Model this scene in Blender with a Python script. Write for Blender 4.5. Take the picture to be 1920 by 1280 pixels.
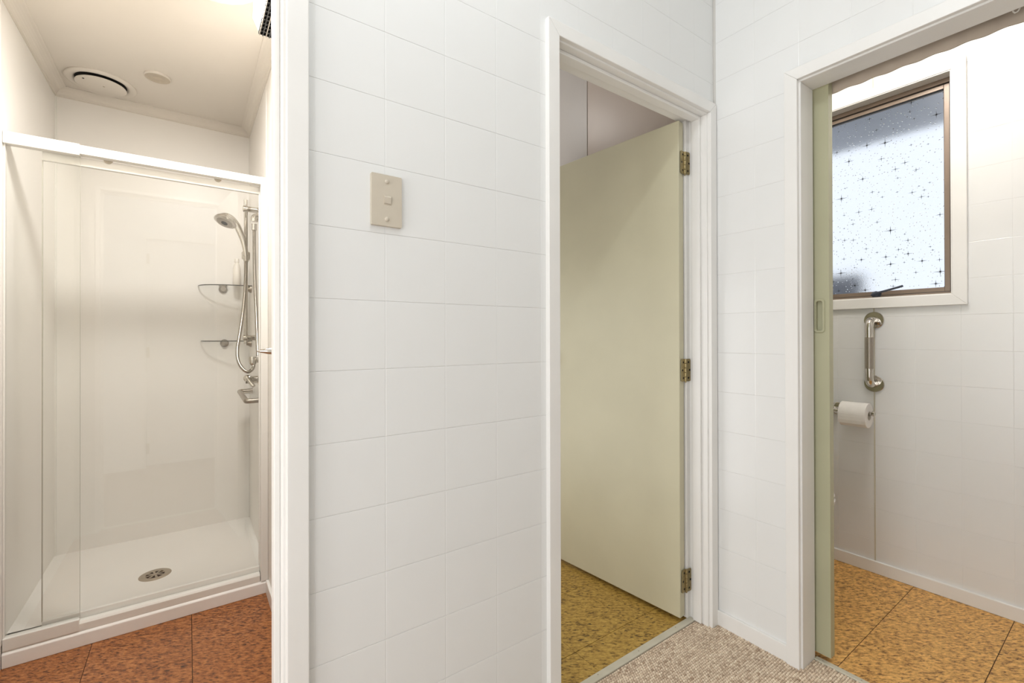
import bpy, bmesh, math, random
from mathutils import Vector, Matrix

# ------------------------------------------------------------------ clear
for _o in list(bpy.data.objects):
    bpy.data.objects.remove(_o, do_unlink=True)
scene = bpy.context.scene
COL = scene.collection
rnd = random.Random(7)

# ------------------------------------------------------------------ camera
YAW, PITCH, ROLL = math.radians(35.37), math.radians(0.2), math.radians(-0.13)
cam_d = bpy.data.cameras.new('camera')
cam_d.sensor_width = 36.0
cam_d.lens = 16.0
cam_d.shift_y = -12.0 / 1920.0
cam_d.clip_start = 0.01
cam = bpy.data.objects.new('camera', cam_d)
COL.objects.link(cam)
_f0 = Vector((math.sin(YAW), math.cos(YAW), 0)); _r0 = Vector((math.cos(YAW), -math.sin(YAW), 0)); _u0 = Vector((0, 0, 1))
_f = _f0 * math.cos(PITCH) + _u0 * math.sin(PITCH); _u = -_f0 * math.sin(PITCH) + _u0 * math.cos(PITCH)
_R = _r0 * math.cos(ROLL) + _u * math.sin(ROLL); _U = -_r0 * math.sin(ROLL) + _u * math.cos(ROLL)
cam.matrix_world = Matrix(((_R.x, _U.x, -_f.x, 0), (_R.y, _U.y, -_f.y, 0), (_R.z, _U.z, -_f.z, 1.12), (0, 0, 0, 1)))
scene.camera = cam

# ------------------------------------------------------------------ world, lights, exposure
scene.view_settings.view_transform = 'Standard'
scene.view_settings.look = 'None'
scene.view_settings.gamma = 1.0
scene.view_settings.use_curve_mapping = False
scene.view_settings.exposure = 0.0
world = bpy.data.worlds.new('sky')
scene.world = world
world.use_nodes = True
_bg = world.node_tree.nodes['Background']
_bg.inputs[0].default_value = (0.86, 0.92, 1.0, 1)
_bg.inputs[1].default_value = 1.1
try:
    scene.cycles.max_bounces = 8
    scene.cycles.diffuse_bounces = 4
    scene.cycles.glossy_bounces = 3
    scene.cycles.caustics_reflective = False
    scene.cycles.caustics_refractive = False
    scene.cycles.transparent_max_bounces = 14
    scene.cycles.transmission_bounces = 4
    scene.cycles.sample_clamp_indirect = 6.0
    scene.cycles.use_denoising = True
    scene.cycles.adaptive_threshold = 0.02
except Exception:
    pass


def light(name, kind, loc, energy, color, size=0.3, rot=(0, 0, 0), size_y=None):
    d = bpy.data.lights.new(name, kind)
    d.energy = energy
    d.color = color
    if kind == 'AREA':
        d.shape = 'RECTANGLE' if size_y else 'DISK'
        d.size = size
        if size_y:
            d.size_y = size_y
    else:
        d.shadow_soft_size = size
    o = bpy.data.objects.new(name, d)
    o.location = loc
    o.rotation_euler = rot
    COL.objects.link(o)
    return o


# lamps of the place (their fittings are built further down)
HALL_LAMP = (0.30, 0.42, 2.62)
BATH_LAMP = (0.05, 1.72, 2.268)
TOILET_LAMP = (1.98, 0.55, 2.53)
LAUNDRY_LAMP = (1.0, 2.3, 2.62)
light('hall_lamp_light', 'POINT', HALL_LAMP, 13, (0.90, 0.96, 1.0), 0.045)
light('bathroom_lamp_light', 'AREA', BATH_LAMP, 18.5, (1.0, 0.98, 0.96), 0.28)
light('toilet_lamp_light', 'POINT', TOILET_LAMP, 21, (1.0, 0.96, 0.92), 0.08)
light('laundry_lamp_light', 'POINT', LAUNDRY_LAMP, 5, (1.0, 0.98, 0.96), 0.10)
# added fill panels, out of view
light('hall_rear_fill', 'AREA', (-1.30, -0.385, 1.05), 13.5, (0.95, 0.97, 1.0), 0.9, (math.radians(90), 0, 0), 1.8)  # added panel before the rear wall, lifts the lower part of wall_front
light('hall_end_fill', 'AREA', (-2.62, 0.30, 1.0), 32, (0.94, 0.97, 1.0), 2.0, (0, math.radians(-90), 0), 1.0)  # added panel at the hall's left end, brightens wall_right and the green door
light('laundry_side_fill', 'AREA', (0.64, 1.95, 0.80), 7.5, (0.97, 0.98, 1.0), 1.3, (0, math.radians(-90), 0), 1.2)  # added panel at the unseen laundry wall, brightens the open green door

# ------------------------------------------------------------------ materials
MATS = {}


def srgb(r, g, b):
    def c(v):
        v /= 255.0
        return v / 12.92 if v <= 0.04045 else ((v + 0.055) / 1.055) ** 2.4
    return (c(r), c(g), c(b), 1.0)


def base_mat(name):
    m = bpy.data.materials.new(name)
    m.use_nodes = True
    nt = m.node_tree
    return m, nt, nt.nodes['Principled BSDF'], nt.nodes['Material Output']


def noise_mat(name, col, rough=0.5, var=0.04, scale=6.0, bump=0.0, bscale=200.0, metal=0.0, spec=0.5, coat=0.0):
    m, nt, p, out = base_mat(name)
    tc = nt.nodes.new('ShaderNodeTexCoord')
    n = nt.nodes.new('ShaderNodeTexNoise')
    n.inputs['Scale'].default_value = scale
    n.inputs['Detail'].default_value = 4
    nt.links.new(tc.outputs['Object'], n.inputs['Vector'])
    r = nt.nodes.new('ShaderNodeValToRGB')
    c = col
    r.color_ramp.elements[0].position = 0.3
    r.color_ramp.elements[1].position = 0.7
    r.color_ramp.elements[0].color = (c[0] * (1 - var), c[1] * (1 - var), c[2] * (1 - var * 1.2), 1)
    r.color_ramp.elements[1].color = (min(1, c[0] * (1 + var)), min(1, c[1] * (1 + var)), min(1, c[2] * (1 + var)), 1)
    nt.links.new(n.outputs['Fac'], r.inputs['Fac'])
    nt.links.new(r.outputs['Color'], p.inputs['Base Color'])
    p.inputs['Roughness'].default_value = rough
    p.inputs['Metallic'].default_value = metal
    p.inputs['Specular IOR Level'].default_value = spec
    p.inputs['Coat Weight'].default_value = coat
    if bump > 0:
        n2 = nt.nodes.new('ShaderNodeTexNoise')
        n2.inputs['Scale'].default_value = bscale
        n2.inputs['Detail'].default_value = 3
        nt.links.new(tc.outputs['Object'], n2.inputs['Vector'])
        b = nt.nodes.new('ShaderNodeBump')
        b.inputs['Strength'].default_value = bump
        b.inputs['Distance'].default_value = 0.002
        nt.links.new(n2.outputs['Fac'], b.inputs['Height'])
        nt.links.new(b.outputs['Normal'], p.inputs['Normal'])
    MATS[name] = m
    return m


def vinyl_mat(name, c_mid, c_light, c_dark, rough=0.3, ang=0.0):
    m, nt, p, out = base_mat(name)
    tc = nt.nodes.new('ShaderNodeTexCoord')
    mp = nt.nodes.new('ShaderNodeMapping')
    mp.vector_type = 'TEXTURE'
    mp.inputs['Rotation'].default_value = (0, 0, ang)
    mp.inputs['Scale'].default_value = (1.7, 0.75, 1.0)
    oi = nt.nodes.new('ShaderNodeObjectInfo')
    ad = nt.nodes.new('ShaderNodeVectorMath'); ad.operation = 'MULTIPLY_ADD'
    ad.inputs[1].default_value = (1, 1, 1)
    cb = nt.nodes.new('ShaderNodeCombineXYZ')
    ml = nt.nodes.new('ShaderNodeMath'); ml.operation = 'MULTIPLY'; ml.inputs[1].default_value = 37.0
    nt.links.new(oi.outputs['Random'], ml.inputs[0])
    nt.links.new(ml.outputs[0], cb.inputs[0]); nt.links.new(ml.outputs[0], cb.inputs[2])
    nt.links.new(tc.outputs['Object'], ad.inputs[0]); nt.links.new(cb.outputs[0], ad.inputs[2])
    nt.links.new(ad.outputs[0], mp.inputs['Vector'])
    a = nt.nodes.new('ShaderNodeTexNoise')
    a.inputs['Scale'].default_value = 85
    a.inputs['Detail'].default_value = 6
    a.inputs['Roughness'].default_value = 0.68
    nt.links.new(mp.outputs['Vector'], a.inputs['Vector'])
    r = nt.nodes.new('ShaderNodeValToRGB')
    e = r.color_ramp.elements
    e[0].position = 0.34; e[0].color = c_dark
    e[1].position = 0.64; e[1].color = c_light
    x = e.new(0.47); x.color = c_mid
    nt.links.new(a.outputs['Fac'], r.inputs['Fac'])
    # flecks: short dark shreds
    mp2 = nt.nodes.new('ShaderNodeMapping')
    mp2.vector_type = 'TEXTURE'
    mp2.inputs['Rotation'].default_value = (0, 0, ang + 0.15)
    mp2.inputs['Scale'].default_value = (2.0, 0.7, 1.0)
    nt.links.new(ad.outputs[0], mp2.inputs['Vector'])
    b = nt.nodes.new('ShaderNodeTexNoise')
    b.inputs['Scale'].default_value = 88
    b.inputs['Detail'].default_value = 3
    nt.links.new(mp2.outputs['Vector'], b.inputs['Vector'])
    r2 = nt.nodes.new('ShaderNodeValToRGB')
    r2.color_ramp.elements[0].position = 0.615; r2.color_ramp.elements[0].color = (0, 0, 0, 1)
    r2.color_ramp.elements[1].position = 0.68; r2.color_ramp.elements[1].color = (1, 1, 1, 1)
    nt.links.new(b.outputs['Fac'], r2.inputs['Fac'])
    mx = nt.nodes.new('ShaderNodeMixRGB')
    mx.inputs['Color2'].default_value = c_dark
    nt.links.new(r2.outputs['Color'], mx.inputs['Fac'])
    nt.links.new(r.outputs['Color'], mx.inputs['Color1'])
    nt.links.new(mx.outputs['Color'], p.inputs['Base Color'])
    p.inputs['Roughness'].default_value = rough
    bp = nt.nodes.new('ShaderNodeBump')
    bp.inputs['Strength'].default_value = 0.25
    bp.inputs['Distance'].default_value = 0.001
    nt.links.new(a.outputs['Fac'], bp.inputs['Height'])
    nt.links.new(bp.outputs['Normal'], p.inputs['Normal'])
    MATS[name] = m
    return m


def clear_glass(name, tint, f0=0.045):
    """flat glass: transparent with Fresnel (Schlick) mirror reflection"""
    m, nt, p, out = base_mat(name)
    nt.nodes.remove(p)
    tr = nt.nodes.new('ShaderNodeBsdfTransparent')
    tr.inputs[0].default_value = tint
    gl = nt.nodes.new('ShaderNodeBsdfGlossy')
    gl.inputs['Roughness'].default_value = 0.0
    gl.inputs['Color'].default_value = (1, 1, 1, 1)
    lw = nt.nodes.new('ShaderNodeLayerWeight')
    lw.inputs['Blend'].default_value = 0.5
    pw = nt.nodes.new('ShaderNodeMath'); pw.operation = 'POWER'; pw.inputs[1].default_value = 5.0
    ma = nt.nodes.new('ShaderNodeMath'); ma.operation = 'MULTIPLY_ADD'
    ma.inputs[1].default_value = 1 - f0; ma.inputs[2].default_value = f0
    nt.links.new(lw.outputs['Facing'], pw.inputs[0])
    nt.links.new(pw.outputs[0], ma.inputs[0])
    mix = nt.nodes.new('ShaderNodeMixShader')
    nt.links.new(ma.outputs[0], mix.inputs[0])
    nt.links.new(tr.outputs[0], mix.inputs[1])
    nt.links.new(gl.outputs[0], mix.inputs[2])
    nt.links.new(mix.outputs[0], out.inputs['Surface'])
    MATS[name] = m
    return m


def frosted_glass(name, rough, col=(0.97, 0.985, 1, 1), ior=1.3, bump=0.0):
    m, nt, p, out = base_mat(name)
    p.inputs['Base Color'].default_value = col
    p.inputs['Roughness'].default_value = rough
    p.inputs['Transmission Weight'].default_value = 1.0
    p.inputs['IOR'].default_value = ior
    if bump:
        tc = nt.nodes.new('ShaderNodeTexCoord')
        n = nt.nodes.new('ShaderNodeTexNoise')
        n.inputs['Scale'].default_value = 420
        n.inputs['Detail'].default_value = 2
        nt.links.new(tc.outputs['Object'], n.inputs['Vector'])
        b = nt.nodes.new('ShaderNodeBump')
        b.inputs['Strength'].default_value = bump
        b.inputs['Distance'].default_value = 0.001
        nt.links.new(n.outputs['Fac'], b.inputs['Height'])
        nt.links.new(b.outputs['Normal'], p.inputs['Normal'])
    MATS[name] = m
    return m


noise_mat('tile_white', srgb(238, 238, 236), 0.22, 0.012, 3.0, 0.05, 30)
noise_mat('tile_backing', srgb(214, 211, 205), 0.5, 0.02)
noise_mat('paint_white', srgb(238, 237, 235), 0.5, 0.015, 4.0)
noise_mat('paint_trim', srgb(242, 240, 236), 0.33, 0.02, 5.0)
noise_mat('paint_cream', srgb(236, 231, 223), 0.42, 0.015, 3.0)
noise_mat('ceiling_cream', srgb(226, 219, 209), 0.6, 0.02, 3.0)
noise_mat('laundry_panel', srgb(214, 200, 188), 0.35, 0.02, 3.0)
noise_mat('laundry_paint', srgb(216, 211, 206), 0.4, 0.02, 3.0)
noise_mat('door_green', srgb(206, 200, 172), 0.38, 0.03, 5.0, 0.05, 80)
noise_mat('slider_green', srgb(185, 183, 152), 0.4, 0.03, 5.0, 0.05, 80)
noise_mat('shower_acrylic', srgb(243, 239, 233), 0.38, 0.012, 3.0)
noise_mat('tray_acrylic', srgb(248, 245, 240), 0.22, 0.015, 6.0)
noise_mat('alu_white', srgb(236, 233, 226), 0.3, 0.01)
noise_mat('chrome', srgb(205, 200, 192), 0.09, 0.02, 10, metal=1.0)
noise_mat('satin_steel', srgb(168, 160, 150), 0.32, 0.06, 300, 0.25, 600, metal=1.0)
noise_mat('hose_steel', srgb(176, 170, 160), 0.25, 0.04, 40, metal=1.0)
noise_mat('hinge_brass', srgb(168, 152, 112), 0.34, 0.16, 120, 0.1, 200, metal=0.7)
noise_mat('dark_hole', srgb(16, 12, 8), 0.8, 0.1)
noise_mat('switch_almond', srgb(205, 195, 178), 0.35, 0.02, 20)
noise_mat('bronze_alu', srgb(138, 121, 106), 0.36, 0.05, 12, metal=0.2)
noise_mat('gasket_black', srgb(40, 36, 34), 0.6, 0.05)
noise_mat('latch_grey', srgb(62, 68, 80), 0.42, 0.1, 60)
noise_mat('paper_white', srgb(240, 236, 230), 0.9, 0.02, 40, 0.2, 300)
noise_mat('porcelain', srgb(244, 242, 238), 0.1, 0.01)
noise_mat('heater_black', srgb(14, 13, 12), 0.35, 0.1)
noise_mat('heater_white', srgb(226, 232, 214), 0.35, 0.02)
noise_mat('drain_steel', srgb(178, 168, 152), 0.35, 0.05, 60, metal=0.7)
noise_mat('lens_grey', srgb(190, 178, 160), 0.3, 0.06, 30)
noise_mat('strip_paint', srgb(208, 202, 184), 0.42, 0.05, 20, 0.1, 60)
noise_mat('pelmet_board', srgb(190, 176, 160), 0.6, 0.05, 6)
noise_mat('soffit_paint', srgb(214, 216, 226), 0.7, 0.05)
noise_mat('fence_grey', srgb(120, 122, 130), 0.8, 0.1)
noise_mat('ground_grey', srgb(180, 182, 180), 0.9, 0.1)
noise_mat('bottle_white', srgb(236, 230, 220), 0.3, 0.02)
noise_mat('carpet_back', srgb(150, 124, 104), 0.95, 0.15, 120)
noise_mat('joint_dark', srgb(62, 40, 24), 0.8, 0.15, 60)
noise_mat('lamp_shade', srgb(245, 240, 230), 0.5, 0.02)
vinyl_mat('vinyl_bath', srgb(145, 86, 43), srgb(185, 123, 70), srgb(72, 39, 21), 0.34, -0.62)
vinyl_mat('vinyl_laundry', srgb(175, 139, 65), srgb(206, 170, 89), srgb(88, 62, 29), 0.45, -0.62)
vinyl_mat('vinyl_toilet', srgb(207, 155, 84), srgb(249, 199, 118), srgb(120, 79, 36), 0.42, -0.62)
clear_glass('glass_clear', (0.995, 0.998, 0.992, 1), 0.04)
clear_glass('glass_shelf', (0.985, 0.992, 0.987, 1), 0.025)
noise_mat('seal_clear', srgb(176, 172, 158), 0.3, 0.03)
noise_mat('glass_edge', srgb(74, 72, 62), 0.2, 0.05)
frosted_glass('glass_frosted', 0.24, ior=1.2, bump=0.3)
frosted_glass('glass_star', 0.06, (0.90, 0.93, 0.95, 1), ior=1.5)


def carpet_mat():
    m, nt, p, out = base_mat('carpet_loop')
    at = nt.nodes.new('ShaderNodeAttribute')
    at.attribute_name = 'yarn'
    r = nt.nodes.new('ShaderNodeValToRGB')
    e = r.color_ramp.elements
    e[0].position = 0.0; e[0].color = srgb(181, 157, 133)
    e[1].position = 1.0; e[1].color = srgb(248, 232, 208)
    x = e.new(0.45); x.color = srgb(223, 202, 178)
    nt.links.new(at.outputs['Fac'], r.inputs['Fac'])
    nt.links.new(r.outputs['Color'], p.inputs['Base Color'])
    p.inputs['Roughness'].default_value = 0.95
    MATS['carpet_loop'] = m


carpet_mat()

# ------------------------------------------------------------------ mesh helpers


def link_mesh(name, verts, faces, mat, parent=None, smooth=False):
    me = bpy.data.meshes.new(name)
    me.from_pydata([tuple(v) for v in verts], [], faces)
    me.update()
    return link_me(name, me, mat, parent, smooth)


def link_me(name, me, mat, parent=None, smooth=False, loc=None):
    if mat and not me.materials:
        me.materials.append(MATS[mat])
    if smooth:
        for pl in me.polygons:
            pl.use_smooth = True
    o = bpy.data.objects.new(name, me)
    COL.objects.link(o)
    if loc:
        o.location = loc
    if parent:
        adopt(o, parent)
    return o


def world_loc(o):
    v = Vector((0, 0, 0))
    while o:
        v = v + o.location if not o.get('_moved') else v
        o = o.parent
    return v


WL = {}


def adopt(o, parent):
    base = WL.get(parent.name, Vector(parent.location))
    o.parent = parent
    o.matrix_parent_inverse = Matrix.Translation(-base)
    WL[o.name] = Vector(o.location)


def tag(o, label=None, cat=None, group=None, kind=None):
    if label: o['label'] = label
    if cat: o['category'] = cat
    if group: o['group'] = group
    if kind: o['kind'] = kind
    return o


def thing(name, loc, label, cat, group=None, kind=None):
    o = bpy.data.objects.new(name, None)
    o.empty_display_size = 0.02
    o.location = loc
    COL.objects.link(o)
    WL[o.name] = Vector(loc)
    return tag(o, label, cat, group, kind)


def bm_box(bm, x0, x1, y0, y1, z0, z1):
    v = [bm.verts.new((x, y, z)) for x in (x0, x1) for y in (y0, y1) for z in (z0, z1)]
    fs = []
    for f in ((0, 1, 3, 2), (4, 6, 7, 5), (0, 4, 5, 1), (2, 3, 7, 6), (0, 2, 6, 4), (1, 5, 7, 3)):
        fs.append(bm.faces.new([v[i] for i in f]))
    return v, fs


def bm_obj(name, bm, mat, parent=None, smooth=False, bevel=0.0, seg=2):
    if bevel > 0:
        bmesh.ops.bevel(bm, geom=list(bm.edges), offset=bevel, segments=seg, profile=0.5, affect='EDGES', clamp_overlap=True)
    bmesh.ops.recalc_face_normals(bm, faces=list(bm.faces))
    me = bpy.data.meshes.new(name)
    bm.to_mesh(me)
    bm.free()
    return link_me(name, me, mat, parent, smooth)


def box(name, x0, x1, y0, y1, z0, z1, mat, parent=None, bevel=0.0, seg=2):
    bm = bmesh.new()
    bm_box(bm, x0, x1, y0, y1, z0, z1)
    return bm_obj(name, bm, mat, parent, False, bevel, seg)


def boxes(name, lst, mat, parent=None, bevel=0.0):
    bm = bmesh.new()
    for b in lst:
        bm_box(bm, *b)
    return bm_obj(name, bm, mat, parent, False, bevel)


def frame_of(axis):
    a = Vector(axis).normalized()
    h = Vector((0, 0, 1)) if abs(a.z) < 0.9 else Vector((1, 0, 0))
    u = a.cross(h).normalized()
    return a, u, a.cross(u).normalized()


def lathe(name, origin, axis, prof, mat, parent=None, seg=32, smooth=True, squash=1.0):
    """prof: list of (radius, height along axis)"""
    a, u, w = frame_of(axis)
    o = Vector(origin)
    vs, fs = [], []
    for r, h in prof:
        for k in range(seg):
            t = 2 * math.pi * k / seg
            vs.append(o + a * h + u * (r * math.cos(t)) + w * (r * squash * math.sin(t)))
    for i in range(len(prof) - 1):
        for k in range(seg):
            k2 = (k + 1) % seg
            fs.append((i * seg + k, i * seg + k2, (i + 1) * seg + k2, (i + 1) * seg + k))
    fs.append(tuple(range(seg)))
    fs.append(tuple(reversed(range((len(prof) - 1) * seg, len(prof) * seg))))
    ob = link_mesh(name, vs, fs, mat, parent, smooth)
    if smooth:
        edge_split(ob)
    return ob


def edge_split(ob, ang=40):
    me = ob.data
    bm = bmesh.new()
    bm.from_mesh(me)
    bmesh.ops.recalc_face_normals(bm, faces=list(bm.faces))
    for e in bm.edges:
        if len(e.link_faces) == 2 and e.calc_face_angle(0) > math.radians(ang):
            e.smooth = False
    bm.to_mesh(me)
    bm.free()


def catmull(pts, n=8):
    P = [Vector(p) for p in pts]
    P = [P[0] * 2 - P[1]] + P + [P[-1] * 2 - P[-2]]
    out = []
    for i in range(1, len(P) - 2):
        for k in range(n):
            t = k / n
            a, b, c, d = P[i - 1], P[i], P[i + 1], P[i + 2]
            out.append(0.5 * ((2 * b) + (c - a) * t + (2 * a - 5 * b + 4 * c - d) * t * t + (3 * b - a - 3 * c + d) * t ** 3))
    out.append(P[-2])
    return out


def tube(name, pts, r, mat, parent=None, seg=14, smooth=True, radii=None, ribs=0.0):
    P = [Vector(p) for p in pts]
    n = len(P)
    T = []
    for i in range(n):
        a = P[max(i - 1, 0)]; b = P[min(i + 1, n - 1)]
        T.append((b - a).normalized())
    _, u, w = frame_of(T[0])
    vs, fs = [], []
    for i in range(n):
        t = T[i]
        u = (u - t * u.dot(t)).normalized()
        w = t.cross(u)
        rr = radii[i] if radii else r
        if ribs:
            rr = rr + (ribs if i % 2 else -ribs)
        for k in range(seg):
            q = 2 * math.pi * k / seg
            vs.append(P[i] + u * (rr * math.cos(q)) + w * (rr * math.sin(q)))
    for i in range(n - 1):
        for k in range(seg):
            k2 = (k + 1) % seg
            fs.append((i * seg + k, i * seg + k2, (i + 1) * seg + k2, (i + 1) * seg + k))
    fs.append(tuple(range(seg)))
    fs.append(tuple(reversed(range((n - 1) * seg, n * seg))))
    ob = link_mesh(name, vs, fs, mat, parent, smooth)
    edge_split(ob, 50)
    return ob


def resample(pts, step):
    P = [Vector(p) for p in pts]
    out = [P[0]]
    acc = 0.0
    for i in range(len(P) - 1):
        d = (P[i + 1] - P[i]).length
        s = step - acc
        while s <= d:
            out.append(P[i].lerp(P[i + 1], s / d))
            s += step
        acc = (acc + d) % step
    out.append(P[-1])
    return out


def prism(name, poly, axis, d0, d1, mat, parent=None, bevel=0.0, smooth=False):
    """poly: 2D points; axis 'x': (y,z), 'y': (x,z), 'z': (x,y); extruded from d0 to d1"""
    def mk(p, d):
        return {'x': (d, p[0], p[1]), 'y': (p[0], d, p[1]), 'z': (p[0], p[1], d)}[axis]
    bm = bmesh.new()
    a = [bm.verts.new(mk(p, d0)) for p in poly]
    b = [bm.verts.new(mk(p, d1)) for p in poly]
    bm.faces.new(a)
    bm.faces.new(list(reversed(b)))
    n = len(poly)
    for i in range(n):
        bm.faces.new((a[i], a[(i + 1) % n], b[(i + 1) % n], b[i]))
    return bm_obj(name, bm, mat, parent, smooth, bevel)


def rrect(cx, cy, w, h, r, n=6):
    P = []
    for k, (sx, sy) in enumerate(((1, 1), (-1, 1), (-1, -1), (1, -1))):
        for i in range(n + 1):
            t = math.pi / 2 * (k + i / n)
            P.append((cx + sx * (w / 2 - r) + r * math.cos(t), cy + sy * (h / 2 - r) + r * math.sin(t)))
    return P


# ------------------------------------------------------------------ tiles
TILE_CACHE = {}


def tile_mesh(key, frags, U, N, mat, depth, bev, bevu):
    """frags: list of (u0,u1,v0,v1, bl,br,bb,bt) local; U: u axis, N: outward normal; z is v"""
    if key in TILE_CACHE:
        return TILE_CACHE[key]
    vs, fs = [], []
    U = Vector(U); N = Vector(N); V = Vector((0, 0, 1))

    def P(u, v, n):
        return U * u + V * v + N * n
    for u0, u1, v0, v1, bl, br, bb, bt in frags:
        i = len(vs)
        outer = [(u0, v0), (u1, v0), (u1, v1), (u0, v1)]
        a, b, c, d = u0 + bevu * bl, u1 - bevu * br, v0 + bev * bb, v1 - bev * bt
        inner = [(a, c), (b, c), (b, d), (a, d)]
        vs += [P(u, v, -depth) for u, v in outer]
        vs += [P(u, v, -0.00045) for u, v in outer]
        vs += [P(u, v, 0) for u, v in inner]
        # keep unbevelled sides flush
        for k, (u, v) in enumerate(outer):
            if inner[k] == outer[k]:
                vs[i + 4 + k] = P(u, v, 0)
        for k in range(4):
            k2 = (k + 1) % 4
            fs.append((i + k, i + k2, i + 4 + k2, i + 4 + k))
            fs.append((i + 4 + k, i + 4 + k2, i + 8 + k2, i + 8 + k))
        fs.append((i + 8, i + 9, i + 10, i + 11))
    me = bpy.data.meshes.new('tile')
    me.from_pydata([tuple(v) for v in vs], [], fs)
    bm = bmesh.new(); bm.from_mesh(me)
    bmesh.ops.remove_doubles(bm, verts=list(bm.verts), dist=1e-6)
    bmesh.ops.dissolve_degenerate(bm, dist=1e-6, edges=list(bm.edges))
    bmesh.ops.recalc_face_normals(bm, faces=list(bm.faces))
    # outward check
    s = sum((f.normal.dot(N)) * f.calc_area() for f in bm.faces if abs(f.normal.dot(N)) > 0.9)
    if s < 0:
        bmesh.ops.reverse_faces(bm, faces=list(bm.faces))
    bm.to_mesh(me); bm.free()
    me.materials.append(MATS[mat])
    TILE_CACHE[key] = me
    return me


def tile_wall(parent, origin, U, N, u_lines, v_lines, holes, mat='tile_white', gap_u=0.0, gap_v=0.0005, depth=0.0012, bev=0.0010, bevu=0.0016, name='tile'):
    """u_lines/v_lines: sorted joint positions; holes: (u0,u1,v0,v1)"""
    U = Vector(U); O = Vector(origin)
    for i in range(len(u_lines) - 1):
        for j in range(len(v_lines) - 1):
            a, b, c, d = u_lines[i] + gap_u / 2, u_lines[i + 1] - gap_u / 2, v_lines[j] + gap_v / 2, v_lines[j + 1] - gap_v / 2
            us, vv = {a, b}, {c, d}
            for h in holes:
                if h[1] > a and h[0] < b and h[3] > c and h[2] < d:
                    us |= {x for x in h[:2] if a < x < b}
                    vv |= {x for x in h[2:] if c < x < d}
            us, vv = sorted(us), sorted(vv)
            cells = []
            for p in range(len(us) - 1):
                for q in range(len(vv) - 1):
                    mu, mv = (us[p] + us[p + 1]) / 2, (vv[q] + vv[q + 1]) / 2
                    if not any(h[0] < mu < h[1] and h[2] < mv < h[3] for h in holes):
                        cells.append((us[p], us[p + 1], vv[q], vv[q + 1]))
            if not cells or b - a < 0.012 or d - c < 0.012:
                continue
            if max((x[1] - x[0]) for x in cells) < 0.004 or max((x[3] - x[2]) for x in cells) < 0.004:
                continue
            fr = [(x0 - a, x1 - a, y0 - c, y1 - c, x0 == a, x1 == b, y0 == c, y1 == d) for x0, x1, y0, y1 in cells]
            key = (tuple(round(t, 4) for f in fr for t in f), tuple(U), tuple(N), mat)
            me = tile_mesh(key, fr, U, N, mat, depth, bev, bevu)
            o = bpy.data.objects.new(name, me)
            o.location = O + U * a + Vector((0, 0, c))
            COL.objects.link(o)
            adopt(o, parent)


def lines(start, pitch, lo, hi):
    k = math.floor((lo - start) / pitch)
    L = []
    while True:
        x = start + k * pitch
        k += 1
        if x <= lo + 0.01:
            continue
        if x >= hi - 0.01:
            break
        L.append(x)
    return [lo] + L + [hi]


def floor_tiles(parent, xl, yl, z, gap_x, gap_y, mat, z_base):
    """xl: x joints, yl: y joints"""
    for i in range(len(xl) - 1):
        for j in range(len(yl) - 1):
            x0, x1, y0, y1 = xl[i] + gap_x / 2, xl[i + 1] - gap_x / 2, yl[j] + gap_y / 2, yl[j + 1] - gap_y / 2
            dz = rnd.uniform(-0.0002, 0.0002)
            key = ('floor', mat, round(x1 - x0, 4), round(y1 - y0, 4))
            if key not in TILE_CACHE:
                bm = bmesh.new()
                bm_box(bm, 0, x1 - x0, 0, y1 - y0, -0.002, 0)
                bmesh.ops.recalc_face_normals(bm, faces=list(bm.faces))
                me = bpy.data.meshes.new('floor_tile')
                bm.to_mesh(me); bm.free()
                me.materials.append(MATS[mat])
                TILE_CACHE[key] = me
            o = bpy.data.objects.new('floor_tile', TILE_CACHE[key])
            o.location = (x0, y0, z + dz)
            COL.objects.link(o)
            adopt(o, parent)


# ================================================================== STRUCTURE
YA, XB, XW = 0.996, 1.679, 2.649
BACK = 0.0012           # depth of the scored joints
D1 = (-0.42, 0.150)     # bathroom doorway (jamb faces)
D2 = (0.872, 1.628)     # laundry doorway
HEAD = 1.976
D3 = (-0.09, 0.683)     # toilet doorway along Y
YA2 = 1.092             # room side of wall_front

# wall with the bathroom door and the green door
wf = boxes('wall_front', [
    (-2.65, D1[0] - .02, YA + BACK, YA2, 0, 2.7), (D1[1] + .02, D2[0] - .02, YA + BACK, YA2, 0, 2.7), (D2[1] + .02, XB + .09, YA + BACK, YA2, 0, 2.7),
    (D1[0] - .02, D1[1] + .02, YA + BACK, YA2, HEAD + .02, 2.7), (D2[0] - .02, D2[1] + .02, YA + BACK, YA2, HEAD + .02, 2.7)], 'tile_backing')
tag(wf, 'white tile-scored wall with light switch between two doorways', kind='structure')
zl = lines(1.0488, 0.1512, 0.0, 2.62)
tile_wall(wf, (0, YA, 0), (1, 0, 0), (0, -1, 0), lines(0.3595, 0.1490, -0.95, XB), zl,
          [(D1[0] - .03, D1[1] + .03, -1, HEAD + .03), (D2[0] - .03, D2[1] + .03, -1, HEAD + .03)])

# wall with the sliding door
wr = boxes('wall_right', [
    (XB + BACK, 1.770, D3[1] + .02, YA + .01, 0, 2.7), (XB + BACK, 1.770, -0.55, D3[0] - .02, 0, 2.7), (XB + BACK, 1.770, D3[0] - .02, D3[1] + .02, HEAD + .02, 2.7)], 'tile_backing')
tag(wr, 'white tile-scored wall around the toilet doorway', kind='structure')
zb = lines(1.0558, 0.1508, 0.0, 2.62)
tile_wall(wr, (XB, 0, 0), (0, -1, 0), (-1, 0, 0), lines(-0.8371, 0.1485, -YA, 0.38), zb, [(-(D3[1] + .03), -(D3[0] - .03), -1, HEAD + .03)])

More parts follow.
